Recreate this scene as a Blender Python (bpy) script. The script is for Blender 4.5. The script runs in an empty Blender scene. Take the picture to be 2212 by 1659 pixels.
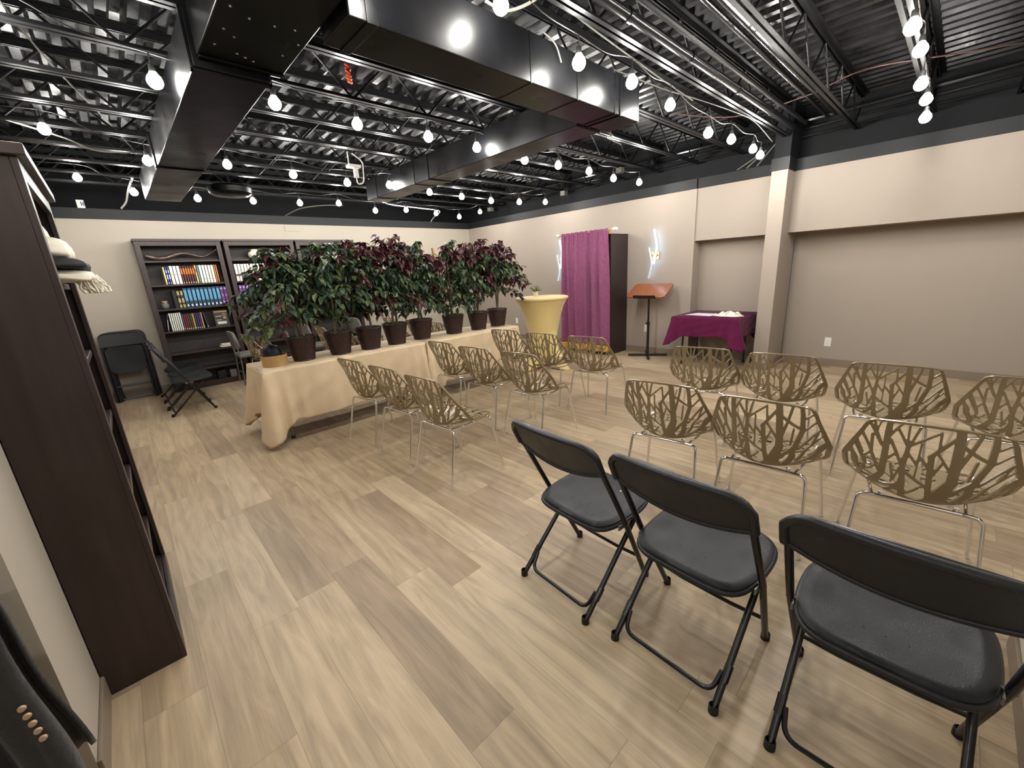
import bpy, bmesh, math, random
import numpy as np
from mathutils import Vector, Matrix
PI = math.pi
S = bpy.context.scene
COL = S.collection

# ------------------------------------------------------------------ camera
yaw, pit, rol, FPX = 0.82464, -0.27154, 0.05859, 886.803
CAMH = 1.53
fw = np.array([math.cos(pit)*math.cos(yaw), math.cos(pit)*math.sin(yaw), math.sin(pit)])
rt = np.array([math.sin(yaw), -math.cos(yaw), 0.0]); dn = np.cross(fw, rt)
rt2 = math.cos(rol)*rt + math.sin(rol)*dn
dn2 = -math.sin(rol)*rt + math.cos(rol)*dn
cam_data = bpy.data.cameras.new('camera')
cam_data.sensor_width = 36.0
cam_data.lens = FPX/2212*36.0
cam_data.clip_start = 0.02; cam_data.clip_end = 60
cam = bpy.data.objects.new('camera', cam_data); COL.objects.link(cam)
M = Matrix.Identity(4)
for i in range(3):
    M[i][0] = rt2[i]; M[i][1] = -dn2[i]; M[i][2] = -fw[i]
M[2][3] = CAMH
cam.matrix_world = M
S.camera = cam

# ------------------------------------------------------------------ world, exposure
S.view_settings.view_transform = 'Standard'
S.view_settings.look = 'None'
S.view_settings.exposure = 0.0
S.view_settings.gamma = 1.0
S.view_settings.use_curve_mapping = False
W = bpy.data.worlds.new('world'); S.world = W; W.use_nodes = True
W.node_tree.nodes['Background'].inputs[0].default_value = (0.9, 0.92, 1, 1)
W.node_tree.nodes['Background'].inputs[1].default_value = 0.05
S.cycles.max_bounces = 7
S.cycles.diffuse_bounces = 4
S.cycles.glossy_bounces = 4
S.cycles.sample_clamp_indirect = 6.0
S.cycles.sample_clamp_direct = 0.0
S.cycles.use_denoising = True
S.cycles.use_light_tree = True
S.cycles.caustics_reflective = False
S.cycles.caustics_refractive = False
BULB_STRENGTH = 325.0
SCONCE_STRENGTH = 7.0

# ------------------------------------------------------------------ material helpers
def rgb(r, g, b):
    f = lambda c: (c/255/12.92) if c/255 <= 0.04045 else ((c/255+0.055)/1.055)**2.4
    return (f(r), f(g), f(b), 1)
def mat(name, col, rough=0.6, metal=0.0, spec=0.5, noise=0.0, nscale=20.0, bump=0.0, bscale=60.0, sheen=0.0, coat=0.0, emis=None, estr=0.0, stretch=(1, 1, 1), trans=0.0, rvar=0.0):
    m = bpy.data.materials.new(name); m.use_nodes = True
    nt = m.node_tree; b = nt.nodes['Principled BSDF']
    b.inputs['Base Color'].default_value = col
    b.inputs['Roughness'].default_value = rough
    b.inputs['Metallic'].default_value = metal
    b.inputs['Specular IOR Level'].default_value = spec
    if sheen: b.inputs['Sheen Weight'].default_value = sheen
    if coat: b.inputs['Coat Weight'].default_value = coat; b.inputs['Coat Roughness'].default_value = 0.15
    if trans: b.inputs['Transmission Weight'].default_value = trans
    if emis: b.inputs['Emission Color'].default_value = emis; b.inputs['Emission Strength'].default_value = estr
    tc = nt.nodes.new('ShaderNodeTexCoord'); mp = nt.nodes.new('ShaderNodeMapping')
    mp.inputs['Scale'].default_value = stretch
    nt.links.new(tc.outputs['Object'], mp.inputs[0])
    if noise or rvar:
        n = nt.nodes.new('ShaderNodeTexNoise'); n.inputs['Scale'].default_value = nscale; n.inputs['Detail'].default_value = 6
        nt.links.new(mp.outputs[0], n.inputs[0])
        if noise:
            hs = nt.nodes.new('ShaderNodeMapRange'); hs.inputs[1].default_value = 0.25; hs.inputs[2].default_value = 0.75
            hs.inputs[3].default_value = 1-noise; hs.inputs[4].default_value = 1+noise
            nt.links.new(n.outputs[0], hs.inputs[0])
            mx = nt.nodes.new('ShaderNodeVectorMath'); mx.operation = 'SCALE'
            mx.inputs[0].default_value = col[:3]
            nt.links.new(hs.outputs[0], mx.inputs['Scale']); nt.links.new(mx.outputs[0], b.inputs['Base Color'])
        if rvar:
            h2 = nt.nodes.new('ShaderNodeMapRange'); h2.inputs[1].default_value = 0.3; h2.inputs[2].default_value = 0.7
            h2.inputs[3].default_value = max(0.02, rough-rvar); h2.inputs[4].default_value = rough+rvar
            nt.links.new(n.outputs[0], h2.inputs[0]); nt.links.new(h2.outputs[0], b.inputs['Roughness'])
    if bump:
        n2 = nt.nodes.new('ShaderNodeTexNoise'); n2.inputs['Scale'].default_value = bscale; n2.inputs['Detail'].default_value = 4
        nt.links.new(mp.outputs[0], n2.inputs[0])
        bp = nt.nodes.new('ShaderNodeBump'); bp.inputs['Strength'].default_value = bump; bp.inputs['Distance'].default_value = 0.01
        nt.links.new(n2.outputs[0], bp.inputs['Height']); nt.links.new(bp.outputs[0], b.inputs['Normal'])
    return m

class N:   # tiny node-graph helper
    def __init__(s, m): s.nt = m.node_tree
    def new(s, t, **kw):
        n = s.nt.nodes.new(t)
        for k, v in kw.items(): setattr(n, k, v)
        return n
    def math(s, op, a, b=None):
        n = s.nt.nodes.new('ShaderNodeMath'); n.operation = op
        for i, v in enumerate((a, b)):
            if v is None: continue
            if isinstance(v, (int, float)): n.inputs[i].default_value = v
            else: s.nt.links.new(v, n.inputs[i])
        return n.outputs[0]
    def link(s, a, b): s.nt.links.new(a, b)

def floor_material():
    m = bpy.data.materials.new('vinyl_plank'); m.use_nodes = True
    g = N(m); nt = m.node_tree; b = nt.nodes['Principled BSDF']
    geo = g.new('ShaderNodeNewGeometry'); sp = g.new('ShaderNodeSeparateXYZ'); g.link(geo.outputs['Position'], sp.inputs[0])
    x, y = sp.outputs[0], sp.outputs[1]
    pw, pl = 0.197, 1.22
    xs = g.math('DIVIDE', g.math('ADD', x, 5.1-0.1+0.197*0.0), pw)
    xi = g.math('FLOOR', xs); xf = g.math('FRACT', xs)
    wn = g.new('ShaderNodeTexWhiteNoise'); wn.noise_dimensions = '1D'; g.link(xi, wn.inputs['W'])
    ys = g.math('DIVIDE', g.math('ADD', y, g.math('ADD', g.math('MULTIPLY', wn.outputs['Value'], pl), 5.0)), pl)
    yi = g.math('FLOOR', ys); yf = g.math('FRACT', ys)
    wn2 = g.new('ShaderNodeTexWhiteNoise'); wn2.noise_dimensions = '2D'
    cb = g.new('ShaderNodeCombineXYZ'); g.link(xi, cb.inputs[0]); g.link(yi, cb.inputs[1]); g.link(cb.outputs[0], wn2.inputs['Vector'])
    # grain coordinates, shifted per plank
    gc = g.new('ShaderNodeCombineXYZ')
    g.link(g.math('ADD', g.math('MULTIPLY', x, 13.0), g.math('MULTIPLY', wn2.outputs['Value'], 57.0)), gc.inputs[0])
    g.link(g.math('ADD', g.math('MULTIPLY', y, 1.5), g.math('MULTIPLY', wn2.outputs['Value'], 91.0)), gc.inputs[1])
    n1 = g.new('ShaderNodeTexNoise'); n1.inputs['Scale'].default_value = 1.0; n1.inputs['Detail'].default_value = 5; n1.inputs['Roughness'].default_value = 0.55; n1.inputs['Distortion'].default_value = 1.6
    g.link(gc.outputs[0], n1.inputs[0])
    wv = g.new('ShaderNodeTexWave'); wv.wave_type = 'BANDS'; wv.bands_direction = 'X'; wv.inputs['Scale'].default_value = 0.35
    wv.inputs['Distortion'].default_value = 14.0; wv.inputs['Detail'].default_value = 4.0; wv.inputs['Detail Scale'].default_value = 0.5
    g.link(gc.outputs[0], wv.inputs[0])
    fc = g.new('ShaderNodeCombineXYZ')
    g.link(g.math('MULTIPLY', x, 120.0), fc.inputs[0]); g.link(g.math('MULTIPLY', y, 3.5), fc.inputs[1])
    n2 = g.new('ShaderNodeTexNoise'); n2.inputs['Scale'].default_value = 1.0; n2.inputs['Detail'].default_value = 3
    g.link(fc.outputs[0], n2.inputs[0])
    r1 = g.new('ShaderNodeValToRGB'); r1.color_ramp.elements[0].color = rgb(152, 131, 108); r1.color_ramp.elements[1].color = rgb(184, 164, 136)
    e = r1.color_ramp.elements.new(0.35); e.color = rgb(168, 147, 120)
    e = r1.color_ramp.elements.new(0.7); e.color = rgb(177, 156, 128)
    g.link(wn2.outputs['Value'], r1.inputs[0])
    v = g.math('ADD', g.math('MULTIPLY', n1.outputs[0], 0.72), g.math('MULTIPLY', wv.outputs['Fac'], 0.06))
    v = g.math('ADD', v, g.math('MULTIPLY', n2.outputs[0], 0.22))
    mr = g.new('ShaderNodeMapRange'); mr.inputs[1].default_value = 0.25; mr.inputs[2].default_value = 0.75; mr.inputs[3].default_value = 0.62; mr.inputs[4].default_value = 1.3
    g.link(v, mr.inputs[0])
    sc = g.new('ShaderNodeVectorMath', operation='SCALE'); g.link(r1.outputs[0], sc.inputs[0]); g.link(mr.outputs[0], sc.inputs['Scale'])
    ex = g.math('MINIMUM', xf, g.math('SUBTRACT', 1.0, xf)); ey = g.math('MINIMUM', yf, g.math('SUBTRACT', 1.0, yf))
    gx = g.math('LESS_THAN', ex, 0.006); gy = g.math('LESS_THAN', ey, 0.0011)
    gap = g.math('MAXIMUM', gx, gy)
    k = g.math('SUBTRACT', 1.0, g.math('MULTIPLY', gap, 0.3))
    s2 = g.new('ShaderNodeVectorMath', operation='SCALE'); g.link(sc.outputs[0], s2.inputs[0]); g.link(k, s2.inputs['Scale'])
    g.link(s2.outputs[0], b.inputs['Base Color'])
    b.inputs['Roughness'].default_value = 0.42
    b.inputs['Specular IOR Level'].default_value = 0.4
    bp = g.new('ShaderNodeBump'); bp.inputs['Strength'].default_value = 0.12; bp.inputs['Distance'].default_value = 0.004
    g.link(n2.outputs[0], bp.inputs['Height']); g.link(bp.outputs[0], b.inputs['Normal'])
    return m

MT = {}
MT['floor'] = floor_material()
MT['wall_beige'] = mat('beige_paint', rgb(156, 144, 133), 0.7, noise=0.015, nscale=3, bump=0.04, bscale=250)
MT['wall_cream'] = mat('cream_paint', rgb(168, 159, 146), 0.7, noise=0.015, nscale=3, bump=0.04, bscale=250)
MT['wall_white'] = mat('off_white_paint', rgb(196, 188, 174), 0.65, noise=0.01, nscale=3)
MT['band'] = mat('charcoal_trim_paint', rgb(25, 26, 29), 0.55, spec=0.3)
MT['black_wall'] = mat('black_wall_paint', rgb(13, 14, 17), 0.75, spec=0.25, noise=0.3, nscale=2)
MT['deck'] = mat('black_painted_deck', rgb(18, 18, 21), 0.38, spec=0.4, noise=0.5, nscale=5, bump=0.25, bscale=25, rvar=0.14)
MT['joist'] = mat('black_painted_steel', rgb(11, 11, 13), 0.38, spec=0.28, bump=0.1, bscale=40)
MT['duct'] = mat('black_duct_paint', rgb(10, 10, 12), 0.33, spec=0.18, noise=0.3, nscale=3, bump=0.1, bscale=5, rvar=0.08)
MT['pipe'] = mat('black_gloss_conduit', rgb(26, 26, 28), 0.22, spec=0.6, metal=0.2)
MT['wire_grey'] = mat('grey_cable', rgb(88, 86, 78), 0.5)
MT['wire_orange'] = mat('orange_brown_cable', rgb(70, 44, 36), 0.5)
MT['white_plastic'] = mat('white_plastic', rgb(225, 224, 218), 0.4)
MT['base'] = mat('taupe_baseboard', rgb(128, 114, 100), 0.5)
MT['dark_wood'] = mat('espresso_wood', rgb(52, 41, 39), 0.4, spec=0.4, noise=0.28, nscale=4, stretch=(6, 6, 0.7), bump=0.05, bscale=20)
MT['dark_back'] = mat('espresso_back_panel', rgb(56, 50, 49), 0.55, noise=0.25, nscale=4, stretch=(0.7, 6, 6))
MT['ark_wood'] = mat('near_black_wood', rgb(43, 31, 29), 0.4, noise=0.25, nscale=5, stretch=(8, 8, 0.6))
MT['taupe'] = mat('taupe_plastic', rgb(130, 114, 86), 0.25, spec=0.5, coat=0.2)
MT['chrome'] = mat('chrome', (0.82, 0.82, 0.84, 1), 0.09, metal=1.0)
MT['black_plastic'] = mat('black_plastic', rgb(27, 29, 34), 0.42, spec=0.4, noise=0.12, nscale=14, bump=0.15, bscale=220, rvar=0.08)
MT['black_seat'] = mat('scuffed_black_plastic', rgb(24, 26, 30), 0.45, spec=0.3, noise=0.3, nscale=9, bump=0.15, bscale=220, rvar=0.12)
MT['black_metal'] = mat('black_metal', rgb(20, 20, 23), 0.3, spec=0.6, metal=0.2)
MT['rubber'] = mat('black_rubber', rgb(16, 16, 17), 0.7)
MT['satin'] = mat('champagne_satin', rgb(207, 184, 152), 0.4, spec=0.5, sheen=0.1, noise=0.08, nscale=5, bump=0.9, bscale=6)
MT['purple_velvet'] = mat('plum_velvet', rgb(88, 26, 60), 0.9, spec=0.05, sheen=0.08, noise=0.12, nscale=12)
MT['curtain'] = mat('mauve_velvet', rgb(130, 74, 106), 0.8, spec=0.1, sheen=0.15, noise=0.22, nscale=40, stretch=(1, 1, 0.6))
MT['gold'] = mat('gold_thread', rgb(196, 156, 66), 0.4, metal=0.4, noise=0.2, nscale=60)
MT['crystal'] = mat('clear_acrylic', rgb(235, 232, 222), 0.06, spec=0.9, metal=0.3)
MT['spandex'] = mat('pale_gold_spandex', rgb(212, 190, 128), 0.6, sheen=0.3, bump=0.05, bscale=8)
MT['cherry'] = mat('cherry_wood', rgb(142, 84, 54), 0.32, coat=0.25, noise=0.25, nscale=4, stretch=(1.2, 14, 14))
MT['paper'] = mat('white_paper', rgb(222, 222, 226), 0.7)
MT['white_cloth'] = mat('white_linen', rgb(222, 216, 200), 0.8, bump=0.1, bscale=60)
MT['black_stripe'] = mat('black_stripe_cloth', rgb(24, 22, 26), 0.8)
MT['wicker'] = mat('dark_wicker', rgb(48, 28, 24), 0.36, spec=0.5, noise=0.4, nscale=30)
MT['moss'] = mat('grey_spanish_moss', rgb(88, 82, 72), 0.9, noise=0.4, nscale=30)
MT['bark'] = mat('ficus_bark', rgb(112, 98, 80), 0.85, noise=0.35, nscale=14, stretch=(1, 1, 0.3), bump=0.4, bscale=40)
MT['leaf_green'] = mat('dark_green_leaf', rgb(44, 62, 44), 0.45, spec=0.5, noise=0.35, nscale=3.5)
MT['leaf_light'] = mat('olive_green_leaf', rgb(84, 98, 62), 0.45, spec=0.5, noise=0.25, nscale=4)
MT['leaf_red'] = mat('burgundy_leaf', rgb(68, 30, 34), 0.45, spec=0.5, noise=0.35, nscale=5)
MT['sprig'] = mat('fresh_green_leaf', rgb(104, 126, 70), 0.5, noise=0.25, nscale=20)
MT['bamboo'] = mat('tan_bamboo', rgb(168, 128, 76), 0.5)
MT['box_tan'] = mat('honey_woven_rope', rgb(176, 140, 88), 0.7, noise=0.08, nscale=30)
MT['navy'] = mat('navy_satin', rgb(11, 17, 30), 0.5, spec=0.3, sheen=0.0, noise=0.2, nscale=12)
MT['grey_pad'] = mat('grey_upholstery', rgb(112, 108, 102), 0.8, bump=0.1, bscale=100)
MT['grey_metal'] = mat('grey_metal', rgb(120, 116, 112), 0.4, metal=0.5)
MT['gold_metal'] = mat('champagne_metal', rgb(205, 170, 110), 0.3, metal=0.7)
MT['silver_strip'] = mat('silver_strip', rgb(215, 220, 225), 0.3, metal=0.4)
MT['led_back'] = mat('cool_back_led', (0.9, 0.95, 1, 1), 0.5, emis=(0.42, 0.70, 1.0, 1), estr=13.0)
MT['led'] = mat('cool_led', (0.9, 0.95, 1, 1), 0.5, emis=(0.55, 0.78, 1.0, 1), estr=SCONCE_STRENGTH)
MT['bulb'] = mat('glowing_bulb', (1, 1, 1, 1), 0.5, emis=(1.0, 0.975, 0.91, 1), estr=BULB_STRENGTH)
MT['socket'] = mat('black_socket', rgb(30, 29, 28), 0.5)
MT['vase'] = mat('cream_ceramic', rgb(222, 208, 184), 0.4)
MT['glass'] = mat('clear_glass', (0.9, 0.92, 0.9, 1), 0.05, trans=0.85)
MT['horn'] = mat('polished_horn', rgb(66, 50, 41), 0.22, noise=0.45, nscale=7, coat=0.5)
MT['coat_black'] = mat('black_quilted_fabric', rgb(22, 21, 24), 0.6, sheen=0.2, noise=0.3, nscale=30, bump=0.3, bscale=60)
MT['button'] = mat('beige_button', rgb(168, 140, 112), 0.4)
MT['blue_ink'] = mat('dark_blue_ink', rgb(28, 36, 110), 0.6)
MT['orange_tape'] = mat('orange_tape', rgb(190, 70, 38), 0.5)
_cm = {}
def cmat(r, g, b, rough=0.55):
    k = (r, g, b, rough)
    if k not in _cm: _cm[k] = mat('book_cloth', rgb(r, g, b), rough)
    return _cm[k]

# ------------------------------------------------------------------ mesh helpers
class MB:
    def __init__(s): s.v = []; s.f = []
    def add(s, vs, fs):
        o = len(s.v); s.v += [tuple(map(float, p)) for p in vs]; s.f += [tuple(i+o for i in f) for f in fs]; return s
    def box(s, a, b, m=None):
        x0, y0, z0 = a; x1, y1, z1 = b
        vs = [(x0, y0, z0), (x1, y0, z0), (x1, y1, z0), (x0, y1, z0), (x0, y0, z1), (x1, y0, z1), (x1, y1, z1), (x0, y1, z1)]
        if m is not None: vs = [m @ Vector(p) for p in vs]
        return s.add(vs, [(0, 3, 2, 1), (4, 5, 6, 7), (0, 1, 5, 4), (1, 2, 6, 5), (2, 3, 7, 6), (3, 0, 4, 7)])
    def tube(s, pts, r, n=10, cap=True, flat=None):
        pts = [Vector(p) for p in pts]; rs = r if hasattr(r, '__len__') else [r]*len(pts)
        up = None; rings = []
        for i, p in enumerate(pts):
            if i == 0: t = pts[1]-p
            elif i == len(pts)-1: t = p-pts[i-1]
            else: t = (pts[i+1]-p).normalized() + (p-pts[i-1]).normalized()
            if t.length < 1e-9: t = Vector((0, 0, 1))
            t.normalize()
            if up is None:
                up = Vector((0, 0, 1)) if abs(t.z) < 0.9 else Vector((1, 0, 0))
            a = up - t*up.dot(t)
            if a.length < 1e-6: a = t.orthogonal()
            a.normalize(); b = t.cross(a); up = a
            rings.append([p + (a*math.cos(2*PI*k/n) + b*math.sin(2*PI*k/n))*rs[i] for k in range(n)])
        vs = [q for rg in rings for q in rg]; fs = []
        for i in range(len(pts)-1):
            for k in range(n):
                k2 = (k+1) % n
                fs.append((i*n+k, i*n+k2, (i+1)*n+k2, (i+1)*n+k))
        if cap:
            fs.append(tuple(reversed(range(n)))); fs.append(tuple((len(pts)-1)*n+k for k in range(n)))
        return s.add(vs, fs)
    def lathe(s, prof, n=24, c=(0, 0, 0), closed=False, fr=None):
        vs = []; fs = []
        for j, (r, z) in enumerate(prof):
            for k in range(n):
                a = 2*PI*k/n; rr = r*(fr(a, z) if fr else 1)
                vs.append((c[0]+rr*math.cos(a), c[1]+rr*math.sin(a), c[2]+z))
        for j in range(len(prof)-1):
            for k in range(n):
                k2 = (k+1) % n; fs.append((j*n+k, j*n+k2, (j+1)*n+k2, (j+1)*n+k))
        if closed:
            fs.append(tuple(reversed(range(n)))); fs.append(tuple((len(prof)-1)*n+k for k in range(n)))
        return s.add(vs, fs)
    def prism(s, poly, z0, z1, m=None):
        n = len(poly); vs = [(x, y, z0) for x, y in poly]+[(x, y, z1) for x, y in poly]
        if m is not None: vs = [m @ Vector(p) for p in vs]
        return s.add(vs, [tuple(reversed(range(n))), tuple(range(n, 2*n))]+[(k, (k+1) % n, n+(k+1) % n, n+k) for k in range(n)])
    def grid(s, fn, nu, nv, wrapu=False):
        vs = [fn(i/(nu if wrapu else nu-1), j/(nv-1)) for j in range(nv) for i in range(nu)]; fs = []
        for j in range(nv-1):
            for i in range(nu if wrapu else nu-1):
                i2 = (i+1) % nu; fs.append((j*nu+i, j*nu+i2, (j+1)*nu+i2, (j+1)*nu+i))
        return s.add(vs, fs)
    def xf(s, m):
        s.v = [tuple(m @ Vector(p)) for p in s.v]; return s
    def build(s, name, material, parent=None, smooth=35, bevel=0, solid=0, sub=0):
        me = bpy.data.meshes.new(name); me.from_pydata(s.v, [], s.f); me.update()
        mats = material if isinstance(material, (list, tuple)) else [material]
        for q in mats: me.materials.append(q)
        if smooth:
            for p in me.polygons: p.use_smooth = True
            me.set_sharp_from_angle(angle=math.radians(smooth))
        o = bpy.data.objects.new(name, me); COL.objects.link(o)
        if parent: o.parent = parent
        if solid:
            q = o.modifiers.new('solid', 'SOLIDIFY'); q.thickness = solid; q.offset = 0
        if sub:
            q = o.modifiers.new('sub', 'SUBSURF'); q.levels = sub; q.render_levels = sub
        if bevel:
            q = o.modifiers.new('bevel', 'BEVEL'); q.width = bevel; q.segments = 2; q.limit_method = 'ANGLE'; q.angle_limit = math.radians(50)
            q.harden_normals = False
        return o

def thing(name, label, cat, loc=(0, 0, 0), rz=0.0, group=None):
    o = bpy.data.objects.new(name, None); COL.objects.link(o)
    o.empty_display_size = 0.1; o.location = loc; o.rotation_euler = (0, 0, rz)
    o['label'] = label; o['category'] = cat
    if group: o['group'] = group
    return o
def tag(o, label, cat, group=None):
    o['label'] = label; o['category'] = cat
    if group: o['group'] = group
    return o
def struct(name, mb, m, **k):
    o = mb.build(name, m, None, **k); o['kind'] = 'structure'; return o
def dup(root, loc, rz, label, group=None):
    r = root.copy(); COL.objects.link(r); r.location = loc; r.rotation_euler = (0, 0, rz); r['label'] = label
    if group: r['group'] = group
    for ch in list(root.children):
        c = ch.copy(); COL.objects.link(c); c.parent = r
        for g_ in list(ch.children):
            d = g_.copy(); COL.objects.link(d); d.parent = c
    return r
def arc_path(pts, rad, n=6):
    """polyline with rounded corners"""
    P_ = [Vector(p) for p in pts]; out = [P_[0]]
    for i in range(1, len(P_)-1):
        a, b, c = P_[i-1], P_[i], P_[i+1]
        d1 = (a-b); d2 = (c-b); r = min(rad, d1.length*0.49, d2.length*0.49)
        p1 = b+d1.normalized()*r; p2 = b+d2.normalized()*r
        for k in range(n+1):
            t = k/n; out.append(p1*(1-t)**2 + b*2*t*(1-t) + p2*t*t)
    out.append(P_[-1]); return out
ORD = ['first', 'second', 'third', 'fourth', 'fifth', 'sixth', 'seventh', 'eighth', 'ninth', 'tenth', 'eleventh', 'twelfth', 'thirteenth', 'fourteenth', 'fifteenth', 'sixteenth', 'seventeenth', 'eighteenth']
# ------------------------------------------------------------------ room shell
XW, YW, XL = 6.55, 8.30, -0.37
ZT, ZB, ZD = 2.52, 2.655, 3.25     # top of painted wall, top of charcoal band, deck underside
struct('floor', MB().box((-3.2, -4.2, -0.1), (9.5, 9.3, 0)), MT['floor'], smooth=0)
struct('wall_back', MB().box((-0.57, YW, 0), (XW+0.25, YW+0.18, ZT)), MT['wall_cream'], smooth=0)
struct('trim_1', MB().box((-0.57, YW-0.015, ZT), (XW+0.25, YW+0.2, ZB)), MT['band'], smooth=0)
struct('wall_upper_back', MB().box((-3.2, YW+0.75, 0), (9.5, YW+0.9, ZD+0.1)), MT['black_wall'], smooth=0)
# right wall: flat bay, alcove, pilaster, long recess
struct('wall_right', MB().box((XW, 2.84, 0), (XW+0.25, YW+0.2, ZT)), MT['wall_beige'], smooth=0)
struct('wall_right_alcove_header', MB().box((XW+0.02, 1.80, 1.79), (XW+0.25, 2.84, ZT)), MT['wall_beige'], smooth=0)
struct('wall_right_alcove', MB().box((XW+0.25, 1.80, 0), (XW+0.37, 2.84, ZT)), MT['wall_beige'], smooth=0)
struct('wall_right_pilaster', MB().box((6.26, 1.62, 0), (XW+0.37, 1.80, ZT)), MT['wall_beige'], smooth=0, bevel=0.004)
struct('wall_right_recess_header', MB().box((XW, -4.2, 1.79), (XW+0.4, 1.62, ZT)), MT['wall_beige'], smooth=0)
struct('wall_right_recess', MB().box((XW+0.4, -4.2, 0), (XW+0.5, 1.62, ZT)), MT['wall_beige'], smooth=0)
tb = MB(); tb.box((XW-0.015, 2.84, ZT), (XW+0.2, YW-0.015, ZB)); tb.box((XW+0.005, 1.8, ZT), (XW+0.2, 2.84, ZB))
tb.box((XW-0.015, -4.2, ZT), (XW+0.2, 1.62, ZB)); tb.box((6.252, 1.612, ZT-0.005), (XW+0.2, 1.808, ZB))
struct('trim_2', tb, MT['band'], smooth=0)
struct('wall_upper_right', MB().box((XW+0.2, -4.2, ZT), (XW+0.55, YW+0.75, ZD+0.1)), MT['black_wall'], smooth=0)
struct('wall_left', MB().box((XL-0.2, 1.64, 0), (XL, YW, ZT)), MT['wall_cream'], smooth=0)
struct('trim_3', MB().box((XL-0.2, 1.64, ZT), (XL+0.012, YW, ZB)), MT['band'], smooth=0)
struct('wall_upper_left', MB().box((-1.0, 1.64, ZT), (-0.9, YW+0.75, ZD+0.1)), MT['black_wall'], smooth=0)
struct('wall_far_left', MB().box((-3.2, -4.2, 0), (-3.1, 9.2, ZD+0.1)), MT['wall_cream'], smooth=0)
struct('wall_front', MB().box((-3.2, -4.3, 0), (9.5, -4.2, ZD+0.1)), MT['wall_cream'], smooth=0)
struct('wall_stub', MB().box((0.6, -0.56, 0), (2.22, -0.37, ZT)), MT['wall_white'], smooth=0, bevel=0.004)
struct('wall_end_left', MB().box((XL-1.1, 1.645, 0), (XL-0.2, 1.75, ZT)), MT['wall_white'], smooth=0)
# vinyl baseboards
def bb(name, a, b): struct(name, MB().box(a, b), MT['base'], smooth=0, bevel=0.003)
bb('baseboard_back', (XL, YW-0.012, 0), (XW, YW, 0.1))
bb('baseboard_right_bay', (XW-0.012, 2.84, 0), (XW, YW, 0.1))
bb('baseboard_alcove', (XW+0.238, 1.80, 0), (XW+0.25, 2.84, 0.1))
b_ = MB(); b_.box((6.248, 1.608, 0), (6.26, 1.812, 0.1)); b_.box((6.26, 1.608, 0), (XW+0.4, 1.62, 0.1))
struct('baseboard_pilaster', b_, MT['base'], smooth=0)
bb('baseboard_recess', (XW+0.388, -4.2, 0), (XW+0.4, 1.608, 0.1))
bb('baseboard_left', (XL, 1.64, 0), (XL+0.012, 8.28, 0.1))
bb('baseboard_stub', (0.6, -0.37, 0), (2.232, -0.358, 0.1))
struct('wall_black_column', MB().box((6.29, 1.625, ZB), (XW+0.2, 1.80, ZD)), MT['black_wall'], smooth=0)
# corrugated deck, flutes along Y
dk = MB(); prof = []
x = -3.2
while x < 9.4:
    prof += [(x, ZD), (x+0.055, ZD), (x+0.078, ZD+0.045), (x+0.13, ZD+0.045)]; x += 0.153
vs = []; fs = []
for i, (a, z) in enumerate(prof): vs += [(a, -4.2, z), (a, 9.2, z)]
for i in range(len(prof)-1): fs.append((2*i, 2*i+1, 2*i+3, 2*i+2))
dk.add(vs, fs); dk.box((-3.2, -4.2, ZD+0.06), (9.5, 9.2, ZD+0.12))
struct('ceiling', dk, MT['deck'], smooth=0)

# ------------------------------------------------------------------ open-web joists along X
ZC = 2.88
rows_y = [-0.76+0.61*i for i in range(15)]
def make_joist(seed):
    j = thing('steel_joist', '', 'joist')
    bc = MB()
    for s in (-1, 1):
        bc.box((-1.0 if seed else -3.0, s*0.022-0.014, ZC), (XW+0.3, s*0.022+0.014, ZC+0.006)); bc.box((-1.0 if seed else -3.0, s*0.012-0.003, ZC+0.006), (XW+0.3, s*0.012+0.003, ZC+0.03))
    bc.build('bottom_chord', MT['joist'], j, smooth=0)
    tc_ = MB()
    for s in (-1, 1):
        tc_.box((-1.0 if seed else -3.0, s*0.03-0.02, ZD-0.012), (XW+0.3, s*0.03+0.02, ZD-0.003)); tc_.box((-1.0 if seed else -3.0, s*0.012-0.003, ZD-0.05), (XW+0.3, s*0.012+0.003, ZD-0.01))
    tc_.build('top_chord', MT['joist'], j, smooth=0)
    w = MB(); x = -1.0 if seed else -3.0; k = 0
    while x < XW:
        w.tube([(x, 0, ZC+0.015 if k % 2 == 0 else ZD-0.03), (x+0.34, 0, ZD-0.03 if k % 2 == 0 else ZC+0.015)], 0.009, 6)
        x += 0.34; k += 1
    w.build('web', MT['joist'], j)
    return j
jl = ['steel joist nearest the camera side wall stub', 'steel joist overhead beside the wall stub', 'steel joist right above the brightest right hand bulb row', 'steel joist with a wide plain flange left of the right hand bulbs', 'steel joist with the two fat conduits, above the bulbs ending at the pilaster', 'steel joist crossing just under the near end of the long duct', 'steel joist hugging the far edge of the cross duct', 'steel joist above the bulb row nearest beyond the cross duct', 'steel joist between duct bulb row and camera box', 'steel joist next to the small white ceiling camera', 'steel joist above the middle bulb row', 'steel joist behind the middle bulb row', 'steel joist under the far part of the corrugated deck', 'steel joist above the farthest bulb row', 'steel joist nearest the back wall']
j0 = make_joist(1)
for i, y in enumerate(rows_y):
    if i == 0: j0.location = (0, y, 0); j0['label'] = jl[0]; j0['group'] = 'steel roof joists'; o = j0
    else: o = dup(j0, (0, y, 0), 0, jl[i], 'steel roof joists')

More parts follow.
